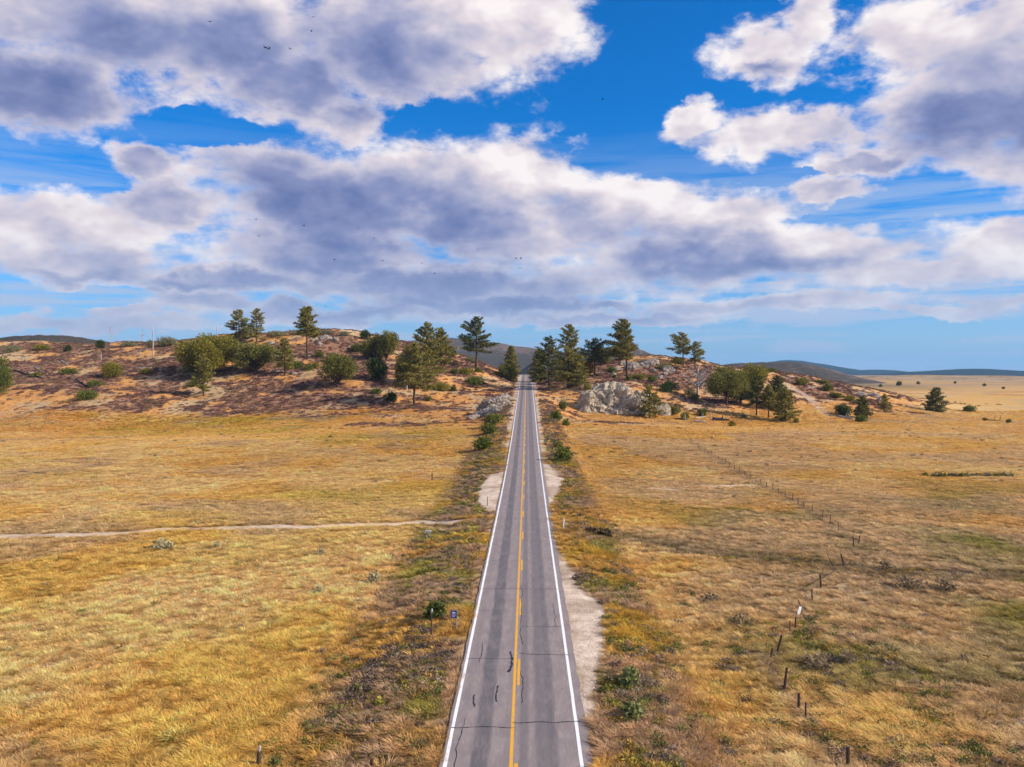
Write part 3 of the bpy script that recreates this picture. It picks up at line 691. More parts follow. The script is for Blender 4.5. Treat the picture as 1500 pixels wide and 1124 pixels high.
def log(px0, py0, px1, py1, seed, label, rad=.28, mat=None, branches=2, name='fallen_log', group=None):
    a, b = hit(px0, py0), hit(px1, py1); c = (a+b)/2; r = np.random.default_rng(seed); root = thing(name, (c[0], c[1], float(H(c[0], c[1]))), label, 'log', group)
    s = np.linspace(0, 1, 9); P = a+np.outer(s, b-a); P[:, 2] = H(P[:, 0], P[:, 1])+rad*.75; P[:, 2] = np.convolve(np.pad(P[:, 2], 1, mode='edge'), [.25, .5, .25], 'valid'); P = P-np.array(root.location)
    L = np.linalg.norm(b-a); g = Geo(); g.add(*tube(P+np.cumsum(r.normal(0, .02, (9, 3)), 0)*[1, 1, .4], rad*(1.1-.5*s)*(1+.1*r.normal(size=9)), 8)); link('trunk', g.mesh('trunk', mat or M_grey, True), root)
    for i in range(branches):
        v = P[r.integers(2, 8)]; e = v+np.array([r.normal(0, .8), r.normal(0, .6), .9+1.4*r.random()])*min(1.2, L*.2); g = Geo(); g.add(*tube(np.array([v, (v+e)/2+r.normal(0, .1, 3), e]), [rad*.4, rad*.28, .03], 5)); link('branch', g.mesh('branch', mat or M_grey, True), root)
    return root

# rock: bedrock material with lichen, seams and stains
def rock_mat(name, a, b):
    m, t, p, _ = material(name); o = t.n.new('ShaderNodeNewGeometry').outputs['Position']
    n1 = t.noise(o, .45, 6, .65, .4); n2 = t.noise(o, 2.6, 6, .7); vo = t.n.new('ShaderNodeTexVoronoi'); vo.feature = 'DISTANCE_TO_EDGE'; vo.inputs['Scale'].default_value = .55
    t.l.new(t.v('ADD', o, t.v('MULTIPLY', t.xyz(n2, n1, n2), (1.3, 1.3, 1.3))), vo.inputs['Vector'])
    c = t.mix(t.ramp(n1, .35, .65), a, b); c = t.mix(t.m('MULTIPLY', t.ramp(n2, .52, .72), .6), c, (.17, .155, .13)); c = t.mix(t.m('MULTIPLY', t.ramp(vo.outputs['Distance'], .05, .0), .7), c, (.12, .10, .085))
    t.l.new(c, p.inputs['Base Color']); bump(t, p, t.m('ADD', t.m('MULTIPLY', n1, .8), n2), .9, .5); return m
M_rock, M_slab = rock_mat('granite', (.56, .45, .32), (.42, .345, .25)), rock_mat('pale_slab', (.47, .385, .31), (.33, .27, .225))
def boulder_mesh(seed, rx, ry, rz, mat, rough=.22, n=26, flat=0):
    r = np.random.default_rng(seed); u = np.linspace(0, 2*math.pi, n*2, endpoint=False); w = np.linspace(-.25, 1, n)*math.pi/2
    U, Wg = np.meshgrid(u, w); d = np.stack([np.cos(Wg)*np.cos(U), np.cos(Wg)*np.sin(U), np.sin(Wg)], -1)
    q = np.ones(U.shape)
    for k in range(14):                                                             # fracture planes
        pl = r.normal(size=3)*np.array([1, 1, .7]); pl = pl/np.linalg.norm(pl); dp = d@pl; off = .60+.36*r.random(); q = np.minimum(q, np.where(dp > .05, off/np.maximum(dp, .05), 9))
    def crag(s_, sc): return 1-2*np.abs(fbm(d[..., 0]*sc+seed*1.3, d[..., 1]*sc+d[..., 2]*sc*.8, 1.0, 3, seed+s_, .5)-.5)
    q = q*(1 + rough*(fbm(d[..., 0]*3+seed, d[..., 1]*3+d[..., 2]*2, 1.0, 4, seed, .55)-.5)*1.6)
    q = q - .12*np.clip(crag(1, 3.5)-.82, 0, 1)/.18 - .07*np.clip(crag(2, 8)-.80, 0, 1)/.2
    V = d*q[..., None]*np.array([rx, ry, rz]); m = n*2
    i, j = np.meshgrid(np.arange(n-1), np.arange(m), indexing='ij'); i, j = i.ravel(), j.ravel(); j2 = (j+1) % m
    return newmesh('boulder', V.reshape(-1, 3), np.stack([i*m+j, i*m+j2, (i+1)*m+j2, (i+1)*m+j], -1), mat, None, False)
def outcrop(name, label, cx, cy, pieces, mat, seed, group=None):
    """pieces: (px, base_py, wid_px, top_py, depth_ratio)"""
    c = hit(cx, cy); root = thing(name, c, label, 'rock', group)
    for i, (px, by, wd, ty, dr, *ex) in enumerate(pieces):
        q = hit(px, by); k = ppm(q); rx = wd/2/k; ry = rx*dr; rz = (by-ty)/k; yy = q[1]+ry*.55
        o = link('boulder', boulder_mesh(seed+i, rx, ry, rz*1.12, mat, .22, 26 if wd < 60 else 44), root)
        o.location = (q[0]-c[0], yy-c[1], q[2]-c[2]-.15*rz); o.rotation_euler = (0, ex[0] if ex else 0, .3*math.sin(seed+i*1.7))
    return root
def stone(px, py, wd, hh, seed, label, group, mat=None):
    q = hit(px, py); k = ppm(q); o = link('boulder', boulder_mesh(seed, wd/2/k, wd/2.6/k, hh/k, mat or M_rock, .3, 12), None, (q[0], q[1], q[2]-.1)); tag(o, label, 'rock', group); return o
# ------------------------------------------------------------------ far mountains
def ridge(name, sky_px, depth, width, mat, seed, rough=.10, foot=-8):
    a = np.array(sky_px, float); n = 260; px = np.linspace(a[0, 0], a[-1, 0], n); py = np.interp(px, a[:, 0], a[:, 1])
    py = np.convolve(np.pad(py, 6, mode='edge'), np.ones(13)/13, 'valid')
    top = at(px, py, np.full(n, depth)); m = 60; v = np.linspace(-1, 1, m); V = np.zeros((m, n, 3))
    for i, q in enumerate(v):
        prof = math.cos(q*math.pi/2)**1.4; x = top[:, 0]+0*q; y = top[:, 1]+q*width
        hgt = np.maximum(top[:, 2]-foot, 1); nz = (fbm(x, y*1.3, width*.55, 5, seed)-.5)*2
        V[i] = np.stack([x, y, foot + hgt*prof*(1+rough*nz*(1-prof**6)*4) + (hgt*.05*(fbm(x, y, width*.06, 3, seed+5)-.5))], -1)
    i, j = np.meshgrid(np.arange(m-1), np.arange(n-1), indexing='ij'); i, j = i.ravel(), j.ravel()
    o = link(name, newmesh(name, V.reshape(-1, 3), np.stack([i*n+j, i*n+j+1, (i+1)*n+j+1, (i+1)*n+j], -1), mat, None, True)); tag(o, kind='structure'); return o
def hill_mat(name, shrub, soil, scale, cover):
    m, t, p, _ = material(name); o = t.n.new('ShaderNodeNewGeometry').outputs['Position']
    n1 = t.noise(o, scale, 8, .62); n2 = t.noise(o, scale*14, 5, .7)
    k = t.ramp(t.m('ADD', t.m('MULTIPLY', n1, .6), t.m('MULTIPLY', n2, .4)), cover-.06, cover+.06)
    t.l.new(t.mix(k, shrub, soil), p.inputs['Base Color']); bump(t, p, n2, .8, 6.0); return m
HM1, HM2, HM3 = hill_mat('chaparral', (.060, .052, .040), (.15, .105, .085), .004, .56), hill_mat('forest', (.012, .030, .034), (.03, .045, .045), .003, .62), hill_mat('dry_hill', (.12, .09, .05), (.42, .28, .14), .006, .46)
ridge('mountain', [(300,560),(420,535),(520,512),(600,500),(650,495),(700,499),(745,506),(790,512),(850,520),(930,545),(1000,560)], 2600, 700, HM1, 5)
ridge('mountain', [(740,560),(790,524),(830,517),(870,511),(905,508),(935,514),(960,524),(985,545),(1020,560)], 1900, 420, HM1, 9)
ridge('mountain', [(980,560),(1030,540),(1070,533),(1110,531),(1150,531),(1185,538),(1215,548),(1260,562)], 1700, 350, HM1, 13)
ridge('mountain', [(1080,556),(1120,533),(1152,527),(1185,532),(1220,538),(1255,544),(1285,541),(1310,545),(1345,547),(1400,552),(1460,560)], 7500, 1100, HM2, 17)
ridge('mountain', [(1270,556),(1330,546),(1380,543),(1430,540),(1475,543),(1520,544),(1620,542),(1750,552)], 5200, 900, HM2, 21)
ridge('hills', [(1180,566),(1230,556),(1270,551),(1310,552),(1350,549),(1400,552),(1450,550),(1500,552),(1600,553),(1700,562)], 2400, 420, HM3, 25)
ridge('hills', [(-400,520),(-200,500),(-60,497),(0,496),(50,492),(90,491),(120,496),(160,503),(220,515),(280,530)], 800, 150, HM1, 29)

# ------------------------------------------------------------------ pines
LH, RH = 'on the hill with bare standing snags', 'on the hill with the big domed rock'
pine(350,500,455,34,1,'conical pine, left one of the pair on the snag hill crest'.replace('left one','fuller one'),bare=.12)
pine(376,504,453,32,2,'slender open pine beside the fuller pine on the snag hill crest',bare=.18,full=.75,irregular=.5)
pine(450,526,451,38,3,'tall pine with long bare lower trunk standing alone near the hill crest',bare=.45,full=1.1)
pine(417,551,497,34,4,'small slim pine on the slope below the lone crest pine',bare=.22,full=.8)
pine(298,580,520,36,5,'young pine standing in front of the big yellow green oak',bare=.15,full=.85)
pine(607,594,503,52,6,'broad pine with exposed lower trunk and stub at its foot, at meadow edge',bare=.30,full=.9,irregular=.5)
pine(626,570,474,50,7,'tallest dense pine behind the broad meadow edge pine',bare=.14,full=.95,irregular=.45)
pine(646,535,481,40,8,'bushy pine on the slope just behind the tallest dense pine',bare=.08,full=1.2)
pine(698,541,465,44,9,'solitary pine with tall bare trunk on the bare orange slope above the road',M_pined,bare=.36,full=.8,irregular=.55)
pine(749,558,508,26,10,'dense cone shaped pine at the road edge beside the pale slab',bare=.02,full=1.5,irregular=.15)
pine(787,560,514,26,11,'dense cone shaped pine at the road edge beside the dark pines',bare=.02,full=1.5,irregular=.15)
pine(804,566,494,42,12,'dark thin pine standing over the shaded road cut',M_pined,bare=.16,full=.9,irregular=.5)
pine(832,569,477,44,13,'tall layered pine between the shaded road cut and domed rock',bare=.14,full=1.0,irregular=.45)
pine(845,566,520,34,14,'low leafy pine tucked behind the tall layered pine',bare=.05,full=1.1)
pine(871,550,497,42,15,'flat topped dark pine with short crown behind the domed rock',M_pined,bare=.38,full=.8,irregular=.6)
pine(918,555,469,40,16,'tallest pine above the domed rock with long bare trunk',bare=.35,full=1.2,lean=-4,irregular=.4,one_side=-.3)
pine(1001,535,489,32,17,'taller of the two pines on the rocky crest, crown swept sideways',bare=.35,full=.85,irregular=.6,one_side=-.3)
pine(1018,540,502,26,18,'shorter of the two pines on the rocky crest',bare=.30,full=.8,irregular=.6,one_side=.3)
pine(951,612,564,32,19,'small grey green pine in front of the domed rock',bare=.06,full=1.0)
pine(1108,609,552,32,20,'pine with clear stem in the grove at the meadow edge',M_pined,bare=.28,full=1.0)
pine(1126,612,566,24,21,'slim bright pine in the middle of the meadow edge grove',bare=.35,full=1.0)
pine(1138,600,552,36,22,'darkest pine at the back of the meadow edge grove',M_pined,bare=.05,full=1.4)
pine(1150,617,568,34,23,'bushy pine branching to the ground at the end of the grove',bare=.02,full=1.3)
pine(1296,603,579,16,24,'little round topped pine on the meadow past the grove',bare=.12,full=1.0)
pine(1370,603,569,30,25,'dark stout pine standing alone on the open meadow',M_pined,bare=.02,full=1.5,irregular=.25)
pine(1263,612,582,24,26,'dark dense pine beside the white fallen log on the meadow edge',M_pined,bare=.02,full=1.4,irregular=.25)
# ------------------------------------------------------------------ broadleaf trees
oak(303,549,489,78,31,'big rounded yellow green oak on the snag hill',M_oaky,.08,leaf=.5,dens=1.2)
oak(370,545,502,58,32,'dark green flat crowned oak beside the big yellow green oak',M_oak,.20,leaf=.45)
oak(494,567,516,50,33,'wide low oak standing on the meadow edge of the snag hill',M_oak,.08,leaf=.45)
oak(566,528,484,34,34,'upright olive oak on the skyline of the snag hill',M_oak,.05,leaf=.45)
oak(545,526,495,32,35,'shorter grey olive oak beside the upright skyline oak',M_oak,.05,leaf=.42)
oak(553,557,524,30,36,'small dark oak below the skyline oaks',M_bushd,.08,leaf=.4)
oak(592,566,512,26,37,'leafy oak half hidden behind the broad meadow edge pine',M_oak,.1,leaf=.42)
oak(1064,593,537,52,38,'spreading oak with thick forked trunk beside the bare grey tree',M_oak,.25,leaf=.42)
oak(1098,574,532,44,39,'olive oak behind the spreading oak',M_oaky,.12,leaf=.45)
oak(1085,592,556,36,40,'low leafy oak between the spreading oak and pine grove',M_oak,.12,leaf=.42)
oak(857,551,527,26,41,'orange leaved small oak among the green pines',M_gold,.08,leaf=.42)
oak(880,535,508,26,42,'green oak on the ridge behind the flat topped pine',M_oak,.1,leaf=.4)
oak(-6,580,520,44,43,'bright green oak at the far end of the snag hill',M_bush,.05,leaf=.4)
oak(748-8,556,532,18,44,'small oak beside the dense pine at the road crest',M_oak,.1,leaf=.4)
# ------------------------------------------------------------------ bushes
M_deadb = leaf_mat('dead_brown_brush', (.06,.042,.022), (.16,.11,.055))
M_deadp = leaf_mat('dead_pasture_brush', (.19,.145,.085), (.38,.28,.165), trans=.35)
M_pale = leaf_mat('pale_sage_leaves', (.34,.30,.16), (.56,.48,.28), trans=.35)
M_sage = leaf_mat('sage_green_leaves', (.11,.135,.035), (.34,.35,.14), trans=.35)
MARKS = [(303,549,'the big yellow green oak'),(370,545,'the dark flat crowned oak'),(417,551,'the small slim slope pine'),(450,526,'the lone crest pine'),(494,567,'the wide low oak'),(560,528,'the skyline oaks'),(607,594,'the broad meadow edge pine'),(698,541,'the solitary pine over the orange slope'),(749,558,'the dense road edge pine'),
 (224,523,'the tall pole snag'),(162,508,'the twisted dead tree'),(40,548,'the long dark fallen trunk'),(121,563,'the short dark log'),(871,550,'the flat topped pine'),(918,555,'the tallest bare trunked pine'),(1008,537,'the two crest pines'),(1022,582,'the bare grey tree'),(1064,593,'the spreading oak'),(1130,610,'the pine grove'),(1263,612,'the white fallen log'),(1296,603,'the little round topped pine'),
 (951,612,'the small grey green pine'),(1055,617,'the charred log'),(1185,569,'the short white slope log'),(945,537,'the pale crest ledge'),(475,498,'the crest rock jumble'),(832,569,'the tall layered pine'),(1455,617,'the fallen meadow branch'),(1370,603,'the lone stout meadow pine'),(596,571,'the white uprooted stump')]
def near_mark(px, py): return min(MARKS, key=lambda m: math.hypot(px-m[0], (py-m[1])*1.6))[2]
def where(px, py, w, colour, kind):
    return f"{'wide' if w >= 24 else 'mid sized' if w >= 15 else 'small'} {colour} {kind} near {near_mark(px, py)}"
LB, RB = 'green round bush among brown brush on the snag hill', 'green round bush among brown brush on the domed rock hill'
for i, (px, b, tp, w) in enumerate([(128,585,570,38),(100,548,538,30),(62,513,504,26),(435,540,528,22),(452,543,532,16),(462,540,530,12),(469,523,513,16),(524,515,501,22),(645,572,560,34),(664,573,565,12),(695,563,550,36),(683,549,538,24),(668,548,539,16),(700,545,538,12),(728,551,543,16),(628,588,580,12),(552,577,568,20),(215,548,540,20),(140,566,556,26),(282,566,556,26),(55,552,545,18)]):
    bush(px, b, tp, w, 200+i, where(px, b, w, ['green', 'green', 'yellow green'][i % 3], 'bush'), [M_bush, M_bush, M_oaky][i % 3], 'bushes on the snag hill')
for i, (px, b, tp, w) in enumerate([(895,546,536,18),(900,554,548,10),(935,556,546,24),(955,559,550,16),(972,541,533,24),(993,533,523,24),(922,558,549,12),(985,607,592,26),(1003,615,602,18),(1028,609,597,18),(1018,586,574,14),(1175,564,552,22),(1213,573,561,18),(1225,583,574,18),(1246,588,578,22),(1262,618,607,20),(1166,620,612,10),(1072,625,616,12),(1420,603,593,20),(1478,620,613,10),(1443,617,611,7),(1130,545,538,18),(1205,562,556,20),(860,571,561,14)]):
    bush(px, b, tp, w, 240+i, where(px, b, w, ['green', 'olive', 'yellow green'][i % 3], 'bush'), [M_bush, M_oak, M_oaky][i % 3], 'bushes on the domed rock hill' if px < 1400 else 'bushes on the open meadow')
for i, (px, b, tp, w) in enumerate([(980,575,556,34),(1236,608,590,28),(147,511,496,14),(100,515,504,14),(535,497,482,18),(572,588,573,24),(662,522,511,20)]):
    bush(px, b, tp, w, 280+i, where(px, b, w, 'dense dark green', 'bush'), M_bushd, 'dark dense bushes')
for i, (px, b, tp, w) in enumerate([(245,507,492,32),(220,507,497,14),(190,508,499,26),(405,493,484,40),(440,490,482,34),(475,490,482,30),(505,492,485,22),(20,515,505,40),(690,531,522,22),(1010,579,568,16),(1090,612,606,12)]):
    bush(px, b, tp, w, 300+i, where(px, b, w, 'grey green', 'bush'), M_bushg, 'grey green bushes')
bush(165,553,527,32,320,'olive rounded bush below the bare pole snag',M_oaky,None)
for i, (px, b, tp, w, m, lab) in enumerate([(721,624,604,34,M_bush,'wide green bush on the road bank below the pale slab'),(717,636,619,28,M_bush,'middle green bush of three on the road bank'),(709,660,636,32,M_bush,'lowest green bush of three on the road bank, casting a long shadow'),
        (824,600,584,18,M_bush,'green bush on the bank under the tall layered pine'),(816,616,599,22,M_bush,'green bush on the bank by the road shoulder'),(829,624,613,14,M_bush,'small olive bush beside the bank bush by the road shoulder'),(817,656,646,18,M_oak,'small olive bush above the rounded bush on the red bank'),(824,676,653,30,M_bush,'rounded green bush on the red bank above the turnout'),
        (636,910,880,36,M_bushd,'dark green juniper bush beside the blue sign'),(926,1055,1026,40,M_sage,'pale green leafy shrub in dry weeds past the gravel shoulder'),(922,1003,972,38,M_sage,'thin green shrub in dry weeds beside the gravel shoulder'),(868,782,772,26,M_deadb,'dry brown brush clump in the creek bed beside the white marker'),(888,788,774,30,M_deadb,'dark dry brush clump in the creek bed beyond the marker clump')]):
    bush(px, b, tp, w, 340+i, lab, m, None, dens=1.3 if b > 700 else 1)
for i, (px, b, tp, w) in enumerate([(236,806,793,26),(250,806,797,14),(318,803,796,12),(468,869,861,20),(548,856,842,22),(470,815,808,12)]):
    bush(px, b+1, tp-5, w, 360+i, 'pale grey green brush clump out in the golden meadow', M_pale, 'pale clumps in the meadow', dens=.9)
for i, (px, b, tp, w) in enumerate([(1198,980,960,44),(1240,975,960,34),(1335,865,848,60),(1385,866,850,46),(1300,838,826,24),(1090,916,904,44),(1040,883,873,40)]):
    bush(px, b, tp-6, w, 370+i, 'dull grey brown brush clump in the fenced pasture', M_deadp, 'brush clumps in the pasture', dens=.6)
for i, (px, b, w) in enumerate([(1317,565,8),(1290,567,5),(1345,563,5),(1399,562,4),(1442,566,5),(1376,571,3),(1470,570,4)]):
    bush(px, b, b-w*.9, w, 390+i, 'tiny dark tree far out on the pale plain', M_oak, 'trees out on the far plain', 'far_tree', cat='tree', maxd=1480, leaf=.8)
rr_ = np.random.default_rng(5)
for i, px in enumerate(np.arange(1357, 1486, 8.6)):
    bush(px+rr_.normal(0, 1.5), 699+rr_.normal(0, .6), 693-rr_.random()*1.5, 9+5*rr_.random(), 380+i, 'low dark weed clump in the row across the open pasture', M_bushg if i % 3 else M_oak, 'weed row across the pasture')
# ------------------------------------------------------------------ snags, logs
snag(162,508,482,401,'twisted forked dead tree on the crest of the snag hill',4,rad=.22,spread=.35)
snag(209,501,483,402,'short grey snag with crossed stubby arms on the crest',4,rad=.35,spread=.18)
snag(224,523,480,403,'tall bare grey pole snag below the crest',1,rad=.38,spread=.06)
snag(318,499,475,404,'bare grey pole snag rising behind the big yellow green oak',1,rad=.36,spread=.06)
snag(148,527,517,405,'small broken grey stump near the pole snag',1,rad=.3,name='tree_stump',spread=.2,cat='stump')
snag(1022,582,541,406,'bare grey spreading tree beside the spreading oak',22,rad=.60,spread=.48)
snag(1041,616,603,407,'pale broken stump standing by the black log',2,rad=.3,name='tree_stump',cat='stump')
snag(1004,618,606,408,'pale jagged stump beside low green bushes',3,rad=.22,name='tree_stump',cat='stump',spread=.35)
snag(596,571,557,409,'white uprooted stump below the small dark oak',5,rad=.4,name='tree_stump',cat='stump',spread=.4)
snag(1256,596,583,410,'pale leaning stump beside the dark dense pine',1,rad=.22,name='tree_stump',cat='stump',lean=3)
snag(205,524,514,411,'low splintered white stump on the brown slope',3,rad=.25,name='tree_stump',cat='stump',spread=.4)
for i, (a, b, c, d, rd, m, lab) in enumerate([(20,543,62,555,.45,M_char,'long dark fallen trunk with pale root end on the slope'),(111,557,131,569,.5,M_char,'short dark log above the bright green bush'),(50,538,64,546,.3,M_grey,'pale fallen branch beside the long dark trunk'),(88,528,100,537,.28,M_grey,'white forked fallen branch on the slope'),(197,541,222,539,.3,M_grey,'white log lying on brown brush'),(205,513,222,513,.22,M_grey,'thin pale log just under the crest'),
        (1044,616,1068,617,.7,M_char,'thick charred log beside the pale broken stump'),(1016,618,1036,620,.35,M_grey,'pale fallen log beside the charred log'),(1018,613,1034,611,.25,M_grey,'thin pale branch lying above the pale fallen log'),(1228,611,1250,615,.5,M_grey,'white fallen log beside the dark dense pine'),(1183,569,1196,568,.3,M_grey,'short white log on the brown slope'),(1448,616,1470,617,.25,M_post,'small dark fallen branch on the open meadow'),(965,551,988,556,.3,M_grey,'grey log on the rocky slope above the domed rock'),(380,512,402,508,.35,M_grey,'pale log on the crest beside the slender pine')]):
    log(a, b, c, d, 420+i, lab, rd, m)
# ------------------------------------------------------------------ rocks
outcrop('rock_outcrop', 'big pale domed granite outcrop above the meadow beside the road cut', 895, 602, [(900,605,122,561,.8),(870,604,62,575,.8),(942,605,70,573,.8,.25),(968,609,34,588,.7,.3),(905,607,70,592,.5),(856,605,22,594,.7),(940,609,46,597,.6)], M_rock, 500)
outcrop('rock_slab', 'long grey weathered rock slab sloping down beside the road edge', 716, 606, [(724,600,66,583,1.1,-.34),(705,612,52,599,.8,-.32),(741,587,26,576,.8,-.25),(691,615,20,607,.8),(722,607,44,594,.5,-.35)], M_slab, 520)
outcrop('rock_outcrop', 'broken pale rock ledge on the crest behind the domed outcrop', 945, 537, [(930,540,34,530,.6),(955,536,40,525,.6),(900,544,24,537,.6),(978,545,26,535,.6),(915,536,22,529,.6)], M_slab, 540)
outcrop('rock_outcrop', 'jumble of grey rocks on the crest of the snag hill', 470, 500, [(460,500,18,494,.7),(476,498,22,490,.7),(490,500,16,494,.7),(468,506,16,500,.7),(395,505,16,498,.7)], M_slab, 560)
outcrop('rock_outcrop', 'flat grey rocks on the far slope past the pine grove', 1270, 578, [(1262,580,22,574,.7),(1280,582,26,575,.7),(1292,589,16,582,.7)], M_slab, 580)
rs = np.random.default_rng(9)
for i in range(34):
    s_ = i % 2; px = rs.uniform(855, 1010) if s_ else rs.uniform(20, 700); py = rs.uniform(532, 556) if s_ else rs.uniform(505, 560)
    if not s_ and py < np.interp(px, [0, 430, 560, 700], [510, 492, 505, 540])+4: py += 30
    if not s_ and px > 600: py = max(py, 550)
    wd = rs.uniform(5, 13); stone(px, py, wd, rs.uniform(2.5, 5.5), 600+i, f"{'larger' if wd > 9 else 'small'} loose pale boulder near {near_mark(px, py)}", 'boulders on the domed rock hill' if s_ else 'boulders on the snag hill', M_slab)

# ------------------------------------------------------------------ fence and posts
def post_mesh(h, w, lean, seed):
    r = np.random.default_rng(seed); s = np.linspace(0, 1, 5); P = np.column_stack([lean[0]*s*h, lean[1]*s*h, -.25+s*(h+.25)]); V, T = tube(P, w*(1+.12*r.normal(size=5)), 7); return newmesh('post', V, T, M_post, None, False)
def fence(name, label, posts, seed, group=None, h=1.35):
    P = [hit(a, b) for a, b, *_ in posts]; root = thing(name, P[0], label, 'fence', group); base = P[0]; r = np.random.default_rng(seed); tops = []
    for i, (p_, q) in enumerate(zip(P, posts)):
        lean = q[2] if len(q) > 2 else tuple(r.normal(0, .07, 2)); hh = h*(q[3] if len(q) > 3 else 1)*((.9+.2*r.random()) if len(posts) < 12 else .6+.5*r.random())
        o = link('post', post_mesh(hh, (.045 if len(posts) > 12 else .065) if len(q) < 5 else q[4], lean, seed+i), root, p_-base); tops.append((p_-base, lean, hh))
    for i in range(len(P)-1):
        if np.linalg.norm(P[i]-P[i+1]) > 26: continue
        for f_ in (.4, .62, .85):
            a = tops[i][0]+np.array([tops[i][1][0], tops[i][1][1], 1])*tops[i][2]*f_; b = tops[i+1][0]+np.array([tops[i+1][1][0], tops[i+1][1][1], 1])*tops[i+1][2]*f_
            s = np.linspace(0, 1, 6); Q = a+np.outer(s, b-a)-np.outer(4*s*(1-s), (0, 0, .06)); V, T = tube(Q, np.full(6, .006), 3, False); link('wire', newmesh('wire', V, T, M_wire), root)
    return root, P, tops
M_wire = simple('rusty_wire', (.16, .10, .07), .7, .3, 4)
far_posts = [(1012,650),(1023,657),(1033,662),(1043,668),(1053,674),(1062,680),(1069,685),(1076,690),(1083,694),(1091,698),(1099,703),(1107,708),(1115,712),(1123,717),(1132,720),(1140,724),(1150,729),(1160,735),(1169,741),(1178,746),(1190,752),(1204,760),(1216,770),(1228,781)]
fence('wire_fence', 'long line of wooden posts and wire crossing the meadow away from the road', far_posts, 700, h=1.5)
near = [(1257,799,(.12,-.1),.9),(1251,803),(1238,833,(-.28,.1),1.1,.085),(1225,838,(-.5,.1),1.25,.035),(1203,865,(-.08,0),1.1,.085),(1190,882,(-.05,0),.9),(1177,898,(-.45,0),.85,.04),(1165,922,(.03,0),.7),(1157,926,(0,0),.7,.04)]
nf, NP, ntops = fence('wire_fence', 'broken leaning fence posts with a fallen rail at the creek crossing', near, 740)
a = NP[4]-NP[0]+np.array([0, -.1, 1.05]); b = hit(1222, 846)-NP[0]+np.array([.3, 0, .75]); V, T = tube(np.array([a-(b-a)*.12, (a+b)/2+[0, 0, -.03], b]), [.05, .05, .045], 6); tag(link('rail', newmesh('rail', V, T, M_post), nf), 'fallen wooden rail')
M_white = simple('white_sheet', (.80, .80, .80), .5, .05, 5)
def plate(w, h, th=.012): 
    V = np.array([(sx*w/2, sy*th/2, sz*h/2) for sx in (-1, 1) for sy in (-1, 1) for sz in (-1, 1)]); Q = np.array([(0,1,3,2),(4,6,7,5),(0,4,5,1),(2,3,7,6),(0,2,6,4),(1,5,7,3)]); return V, Q
q = hit(1171, 903); o = link('white_tag', newmesh('white_tag', *plate(.30, .75), M_white), None, q+np.array([0, 0, .42])); o.rotation_euler = (.1, .25, .4); tag(o, 'small white plate propped by the broken fence', 'plate')
fence('wire_fence', 'sagging fence posts along the worn trail in the brown pasture', [(1136,961,(.30,.0),1.0,.085),(1128,968,(.2,0),.6),(1148,1013,(.13,0),1.05,.085),(1170,1045,(0,0),.75,.09),(1180,1062,(0,0),.9,.05),(1242,1130,(0,0),.9,.10)], 770)
fence('wire_fence', 'row of short dark posts on the meadow below the pine grove', [(1037,634),(1060,630),(1085,628),(1100,626),(1132,624),(1137,624),(1158,622),(1170,621),(1200,619),(1216,617),(1240,618),(1275,614),(1287,612),(1305,613)], 790, h=1.4)
def lone_post(px, py, h, lab, w=.08, mat=None, lean=(0, 0), cap=None):
    q = hit(px, py); o = thing('fence_post', q, lab, 'post'); m = post_mesh(h, w, lean, int(px)); 
    if mat: m.materials.clear(); m.materials.append(mat)
    link('post', m, o)
    if cap:
        V, T = tube(np.array([(0, 0, h-.02), (.02, 0, h+.10), (.05, 0, h+.26), (.03, 0, h+.32)])+np.array([lean[0]*h, 0, 0]), [.05, .085, .07, .02], 7); link('cap', newmesh('cap', V, T, cap), o)
    return o
lone_post(379,1130,.85,'dark post with pale cut top in the golden meadow',.10,None,(.02,0),M_grey)
lone_post(545,1134,.55,'short post stub in brown grass beside the road bank',.09)
lone_post(633,705,1.5,'single dark post far out in the golden meadow',.10)
lone_post(632,935,1.75,'tall thin post with pale broken top in front of the juniper',.05,None,(0,0),M_grey)
lone_post(696,741,1.7,'dark thin post beside the gravel turnout',.055)
lone_post(714,741,1.3,'thin stake at the edge of the gravel turnout',.045)
lone_post(825,776,1.3,'white marker post by the creek culvert',.07,M_white,(.06,0))
lone_post(832,774,.9,'short grey leaning marker by the creek culvert',.05,M_grey,(-.5,0))
g0 = hit(627, 790); o = thing('post_stand', g0, 'squat grey wooden stand with a flat top in the meadow by the wash', 'stand')
for dx in (-.22, .22): link('leg', newmesh('leg', *tube(np.array([(dx, 0, -.2), (dx*.9, 0, .75)]), [.07, .06], 6), M_grey), o)
V, Q = plate(.75, .22, .5); link('top', newmesh('top', V+np.array([0, 0, .85]), Q, M_grey), o)
# blue roadside sign
M_blue = simple('blue_sign_paint', (.05, .10, .30), .45, .06, 4); M_steel = simple('galvanised_steel', (.30, .32, .40), .5, .1, 6); M_or = simple('orange_sign_paint', (.75, .25, .02), .5, .06, 4)
g0 = hit(669, 925); o = thing('road_sign', g0, 'small blue square sign on a thin post at the road bank', 'sign')
link('post', newmesh('post', *tube(np.array([(0, 0, -.2), (0, 0, 1.55)]), [.035, .035], 6), M_steel), o)
pl = link('panel', newmesh('panel', *plate(.50, .58), M_blue), o, (-.22, -.06, 1.28)); pl.rotation_euler = (0, 0, -.15)
for (x_, z_, w_, h_) in [(0, .12, .26, .12), (0, -.05, .32, .05), (-.03, -.16, .24, .05)]: link('marking', newmesh('marking', *plate(w_, h_, .004), M_white), pl, (x_, -.011, z_))
g0 = hit(786, 588); o = thing('warning_sign', g0, 'orange diamond warning sign at the shaded road edge', 'sign')
link('post', newmesh('post', *tube(np.array([(0, 0, -.2), (0, 0, 2.6)]), [.05, .05], 6), M_steel), o)
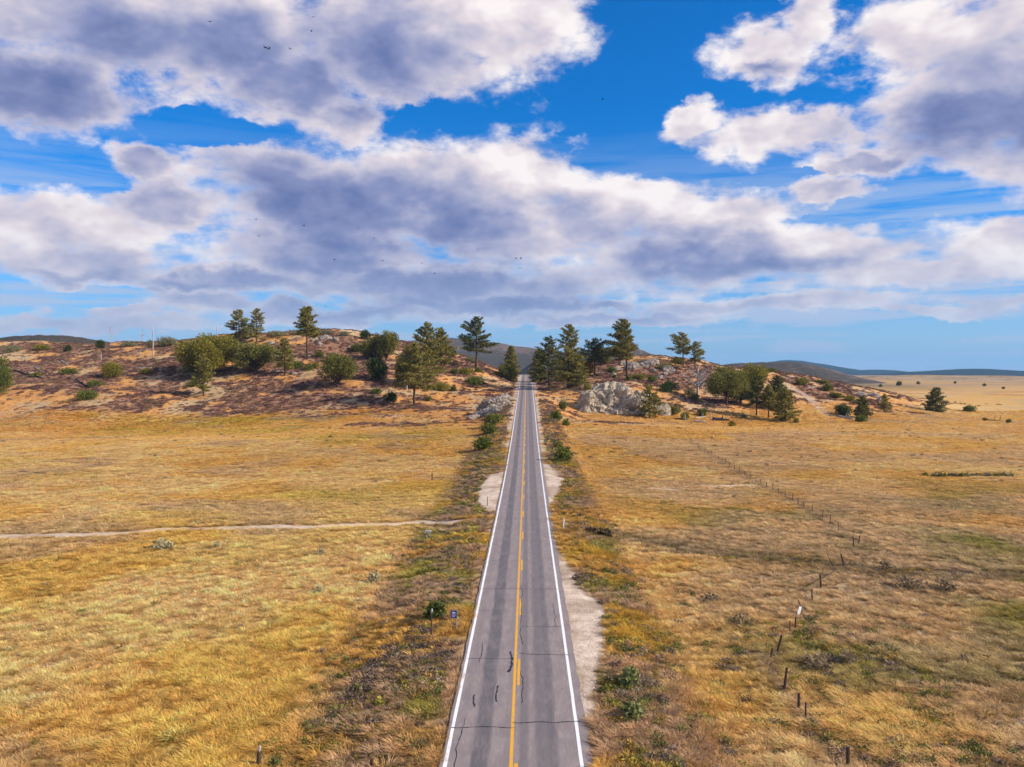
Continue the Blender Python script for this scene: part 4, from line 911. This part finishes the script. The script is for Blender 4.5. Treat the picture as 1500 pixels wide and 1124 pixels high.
pl = link('panel', newmesh('panel', *plate(1.05, 1.05, .02), M_or), o, (0, -.07, 2.2)); pl.rotation_euler = (0, R(45), 0)
# ------------------------------------------------------------------ birds
M_bird = simple('bird_feathers', (.02, .02, .022), .8, .1, 8)
def bird_mesh(seed):
    r = np.random.default_rng(seed); u = np.linspace(0, 1, 7); g = Geo(); g.add(*tube(np.column_stack([u*0, -.28+u*.62, .02*np.sin(u*3)]), .075*np.sin(np.clip(u*.93+.05, 0, 1)*math.pi)**.7+.008, 6))
    up = r.uniform(.05, .28)
    for s in (-1, 1):
        W_ = np.array([(s*.04, .14, .03), (s*.30, .20, .03+up), (s*.72, .06, .02+up*.75), (s*.34, -.04, .02+up), (s*.05, -.12, .02)]); k = np.array([(0, 1, 4), (1, 3, 4), (1, 2, 3)])
        g.add(W_, k); g.add(W_-np.array([0, 0, .015]), k[:, ::-1])
    g.add(np.array([(-.03, -.22, .02), (.03, -.22, .02), (.09, -.46, .02), (-.09, -.46, .02)]), np.array([(0, 1, 2), (0, 2, 3)])); return g.mesh('bird', M_bird)
for i, (px, py, dp) in enumerate([(307,32,170),(389,70,130),(394,72,150),(425,72,190),(456,46,200),(459,25,220),(883,146,180),(375,322,230),(379,346,240),(445,331,220),(476,355,210),(490,381,220),(524,335,230),(548,349,250),(560,382,210),(618,386,250),(637,401,240),(655,374,260),(700,365,250),(477,449,260),(756,379,200),(763,379,200),(762,393,220)]):
    o = link('bird', bird_mesh(800+i), None, at(px, py, dp)[0]); o.rotation_euler = (0, 0, i*1.3); o.scale = (.9,)*3; tag(o, 'small dark bird with spread wings soaring against the clouds', 'bird', 'birds soaring over the hills')
# ------------------------------------------------------------------ air
def haze_box():
    V, Q = plate(34000, 520, 33000); V = V+np.array([0, 8000, 250-12]); m = bpy.data.materials.new('haze'); m.use_nodes = True; t = NT(m.node_tree); t.n.clear()
    o = t.n.new('ShaderNodeOutputMaterial'); v = t.n.new('ShaderNodeVolumePrincipled'); t.l.new(v.outputs[0], o.inputs['Volume'])
    v.inputs['Color'].default_value = (.30, .62, 1.0, 1); v.inputs['Density'].default_value = HAZE; v.inputs['Anisotropy'].default_value = .1
    b = link('haze', newmesh('haze', V, Q, m)); tag(b, kind='stuff'); b.display_type = 'WIRE'
HAZE = 4.5e-5
haze_box()
